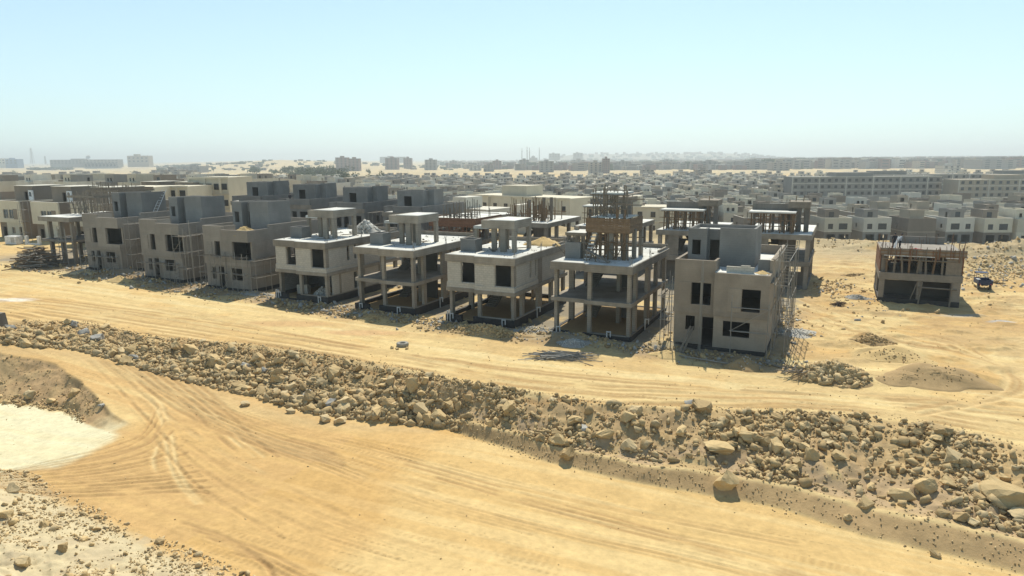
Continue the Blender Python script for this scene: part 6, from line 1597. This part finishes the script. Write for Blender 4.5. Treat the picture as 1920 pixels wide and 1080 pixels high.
# mosque with minarets
d = 3000; hz = 296.0
for px, yt, lab in ((980, 277, 'outermost minaret, standing apart from the other three'), (989.5, 274, 'tallest minaret in the group of four'), (994, 276, 'minaret beside the tallest one'), (1012, 276, 'minaret on the far side of the mosque dome')):
    x = (px - 960) / F_PX * d; h = (294 - yt) / F_PX * d; t = thing('minaret', (x, d, CAM_H - (294 - hz) / F_PX * d), 0, lab, 'minaret', 'minarets on the skyline')
    m = MB(); m.tube((0, 0, -15), (0, 0, h * .6), 2.2, 10, 1.8); m.build('shaft', 'grey', t); m = MB(); m.tube((0, 0, h * .6), (0, 0, h * .63), 2.9, 10); m.build('balcony', 'grey', t); m = MB(); m.tube((0, 0, h * .63), (0, 0, h * .88), 1.3, 10); m.tube((0, 0, h * .88), (0, 0, h), 1.3, 8, .1); m.build('spire', 'grey', t)
t = thing('mosque', ((1001 - 960) / F_PX * d, d + 10, CAM_H - 5), 0, 'small domed mosque between the minarets', 'mosque'); m = MB(); m.box(-18, 18, -12, 12, -12, 7); m.build('wall', 'grey', t)
bm = bmesh.new(); bmesh.ops.create_uvsphere(bm, u_segments=16, v_segments=10, radius=9); me = bpy.data.meshes.new('dome'); bm.to_mesh(me); bm.free(); me.materials.append(MT['grey']); child('dome', me, t, (0, 0, 7))
# far town, one hazy mass
m_by.clear(); rd = random.Random(5)
for _ in range(2600):
    px = rd.choice((rd.uniform(1040, 1950), rd.uniform(1380, 1960), rd.uniform(1040, 1950), rd.uniform(820, 1500)))
    d = math.exp(rd.uniform(math.log(1300), math.log(5200))); x = (px - 960) / F_PX * d; dens = fbm(np.array([x * .004 + 50]), np.array([d * .003]), 3)[0]
    if dens < .5 and d < 2600: continue
    w_ = rd.uniform(12, 26); h = rd.uniform(8, 17) * (1.2 if px > 1400 else .9)
    add_far(rd.choice(('grey', 'tanr', 'brown', 'brown', 'grey', 'leaf', 'brick', 'brick', 'white')), (x, d, gz(x, d)), rd.uniform(-.3, .3), -w_ / 2, w_ / 2, 0, w_ * .8, -3, h)
    if d < 2600:
        for f in range(3): add_far('glass', (x, d, gz(x, d)), 0, -w_ * .35, w_ * .35, -.6, -.3, h * (.2 + .27 * f), h * (.32 + .27 * f))
for _ in range(520):
    px, py_ = rd.choice(((rd.uniform(70, 150), 0), (rd.uniform(300, 520), 1), (rd.uniform(560, 1060), 1), (rd.uniform(1040, 1950), 2)))
    d = (rd.uniform(2000, 2320), rd.uniform(1500, 2600), rd.uniform(1300, 3600))[py_]; x = (px - 960) / F_PX * d; s = rd.uniform(3, 9)
    add_far(rd.choice(('leaf', 'brown', 'leaf')), (x, d, gz(x, d)), rd.uniform(-1, 1), -s, s, 0, s, -2, rd.uniform(2.5, 6.5))
for _ in range(130):
    px = rd.uniform(-20, 640); d = rd.uniform(520, 1100); x = (px - 960) / F_PX * d
    if px > 380 and d > 700: continue
    w_ = rd.uniform(9, 16); h = rd.uniform(5, 9)
    z = gz(x, d); add_far(rd.choice(('grey', 'tanr', 'white', 'cream')), (x, d, z), rd.uniform(-.4, .1), -w_ / 2, w_ / 2, 0, w_ * .8, -2, h); add_far('brown', (x, d, z), -.1, -w_ / 4, w_ / 5, 2, w_ * .6, h, h + 2.6)
for mat, m in m_by.items():
    o = m.build('distant_town', mat); o['kind'] = 'stuff'; o['label'] = 'hazy far town too dense to count'


# ------------------------------------------------------------------ trees of the green compound
def crown_mesh(seed, n=340):
    r = np.random.default_rng(seed); V, Fc = [], []
    cl = r.normal(size=(9, 3)) * np.array([1.3, 1.3, .8])
    for k in range(n):
        c = cl[r.integers(0, 9)] + r.normal(size=3) * .55; a = r.normal(size=3); a /= np.linalg.norm(a); b = np.cross(a, r.normal(size=3)); b /= np.linalg.norm(b); s = r.uniform(.22, .5); o = len(V)
        V += [tuple(c + s * a), tuple(c + s * .6 * b), tuple(c - s * a), tuple(c - s * .6 * b)]; Fc.append((o, o + 1, o + 2, o + 3))
    me = bpy.data.meshes.new('crown'); me.from_pydata(V, [], Fc); me.materials.append(MT['leaf']); return me


CR = [crown_mesh(k) for k in range(4)]; tm = MB().tube((0, 0, -.5), (0, 0, 3.2), .22, 7, .12); tm.tube((0, 0, 2.2), (.9, .3, 3.9), .1, 6, .05); tm.tube((0, 0, 2.4), (-.8, .2, 4.0), .1, 6, .05); TM = tm.mesh('trunk', 'bark')
def tree(x, y, s, label, group):
    t = thing('tree', (x, y, gz(x, y)), random.uniform(0, 6), label, 'tree', group); o = child('trunk', TM, t, sc=(s, s, s)); c = child('crown', random.choice(CR), t, (0, 0, 4.4 * s), (0, 0, random.uniform(0, 6)), (s * 1.15, s * 1.15, s)); return t


rd = random.Random(9)
for k in range(58):
    px = rd.gauss(590, 48); py = rd.uniform(331, 352) if px > 545 else rd.uniform(326, 336)
    x, y, z = on_ground(px, py); tree(x, y, rd.uniform(1.5, 2.5), 'dusty green tree in the grove beyond the grey roof rooms', 'trees of the green compound')
for k in range(26):
    px = rd.uniform(20, 640); x, y, z = on_ground(px, rd.uniform(309, 330)); tree(x, y, rd.uniform(.9, 1.6), 'small dusty tree among the far houses below the dunes', 'trees among the far houses')

# ------------------------------------------------------------------ air
m, t, bs = nodes('hazy_air'); t.nodes.remove(bs)
pv = t.nodes.new('ShaderNodeVolumePrincipled'); pv.inputs['Color'].default_value = (.93, .97, .95, 1); pv.inputs['Density'].default_value = .00028; pv.inputs['Anisotropy'].default_value = .4
t.links.new(pv.outputs[0], t.nodes['Material Output'].inputs['Volume'])
mm = MB(); mm.box(-9000, 9000, -60, 11200, -40, 95); o = mm.build('haze', m); o['kind'] = 'stuff'; o['label'] = 'thin pale haze over the plain'
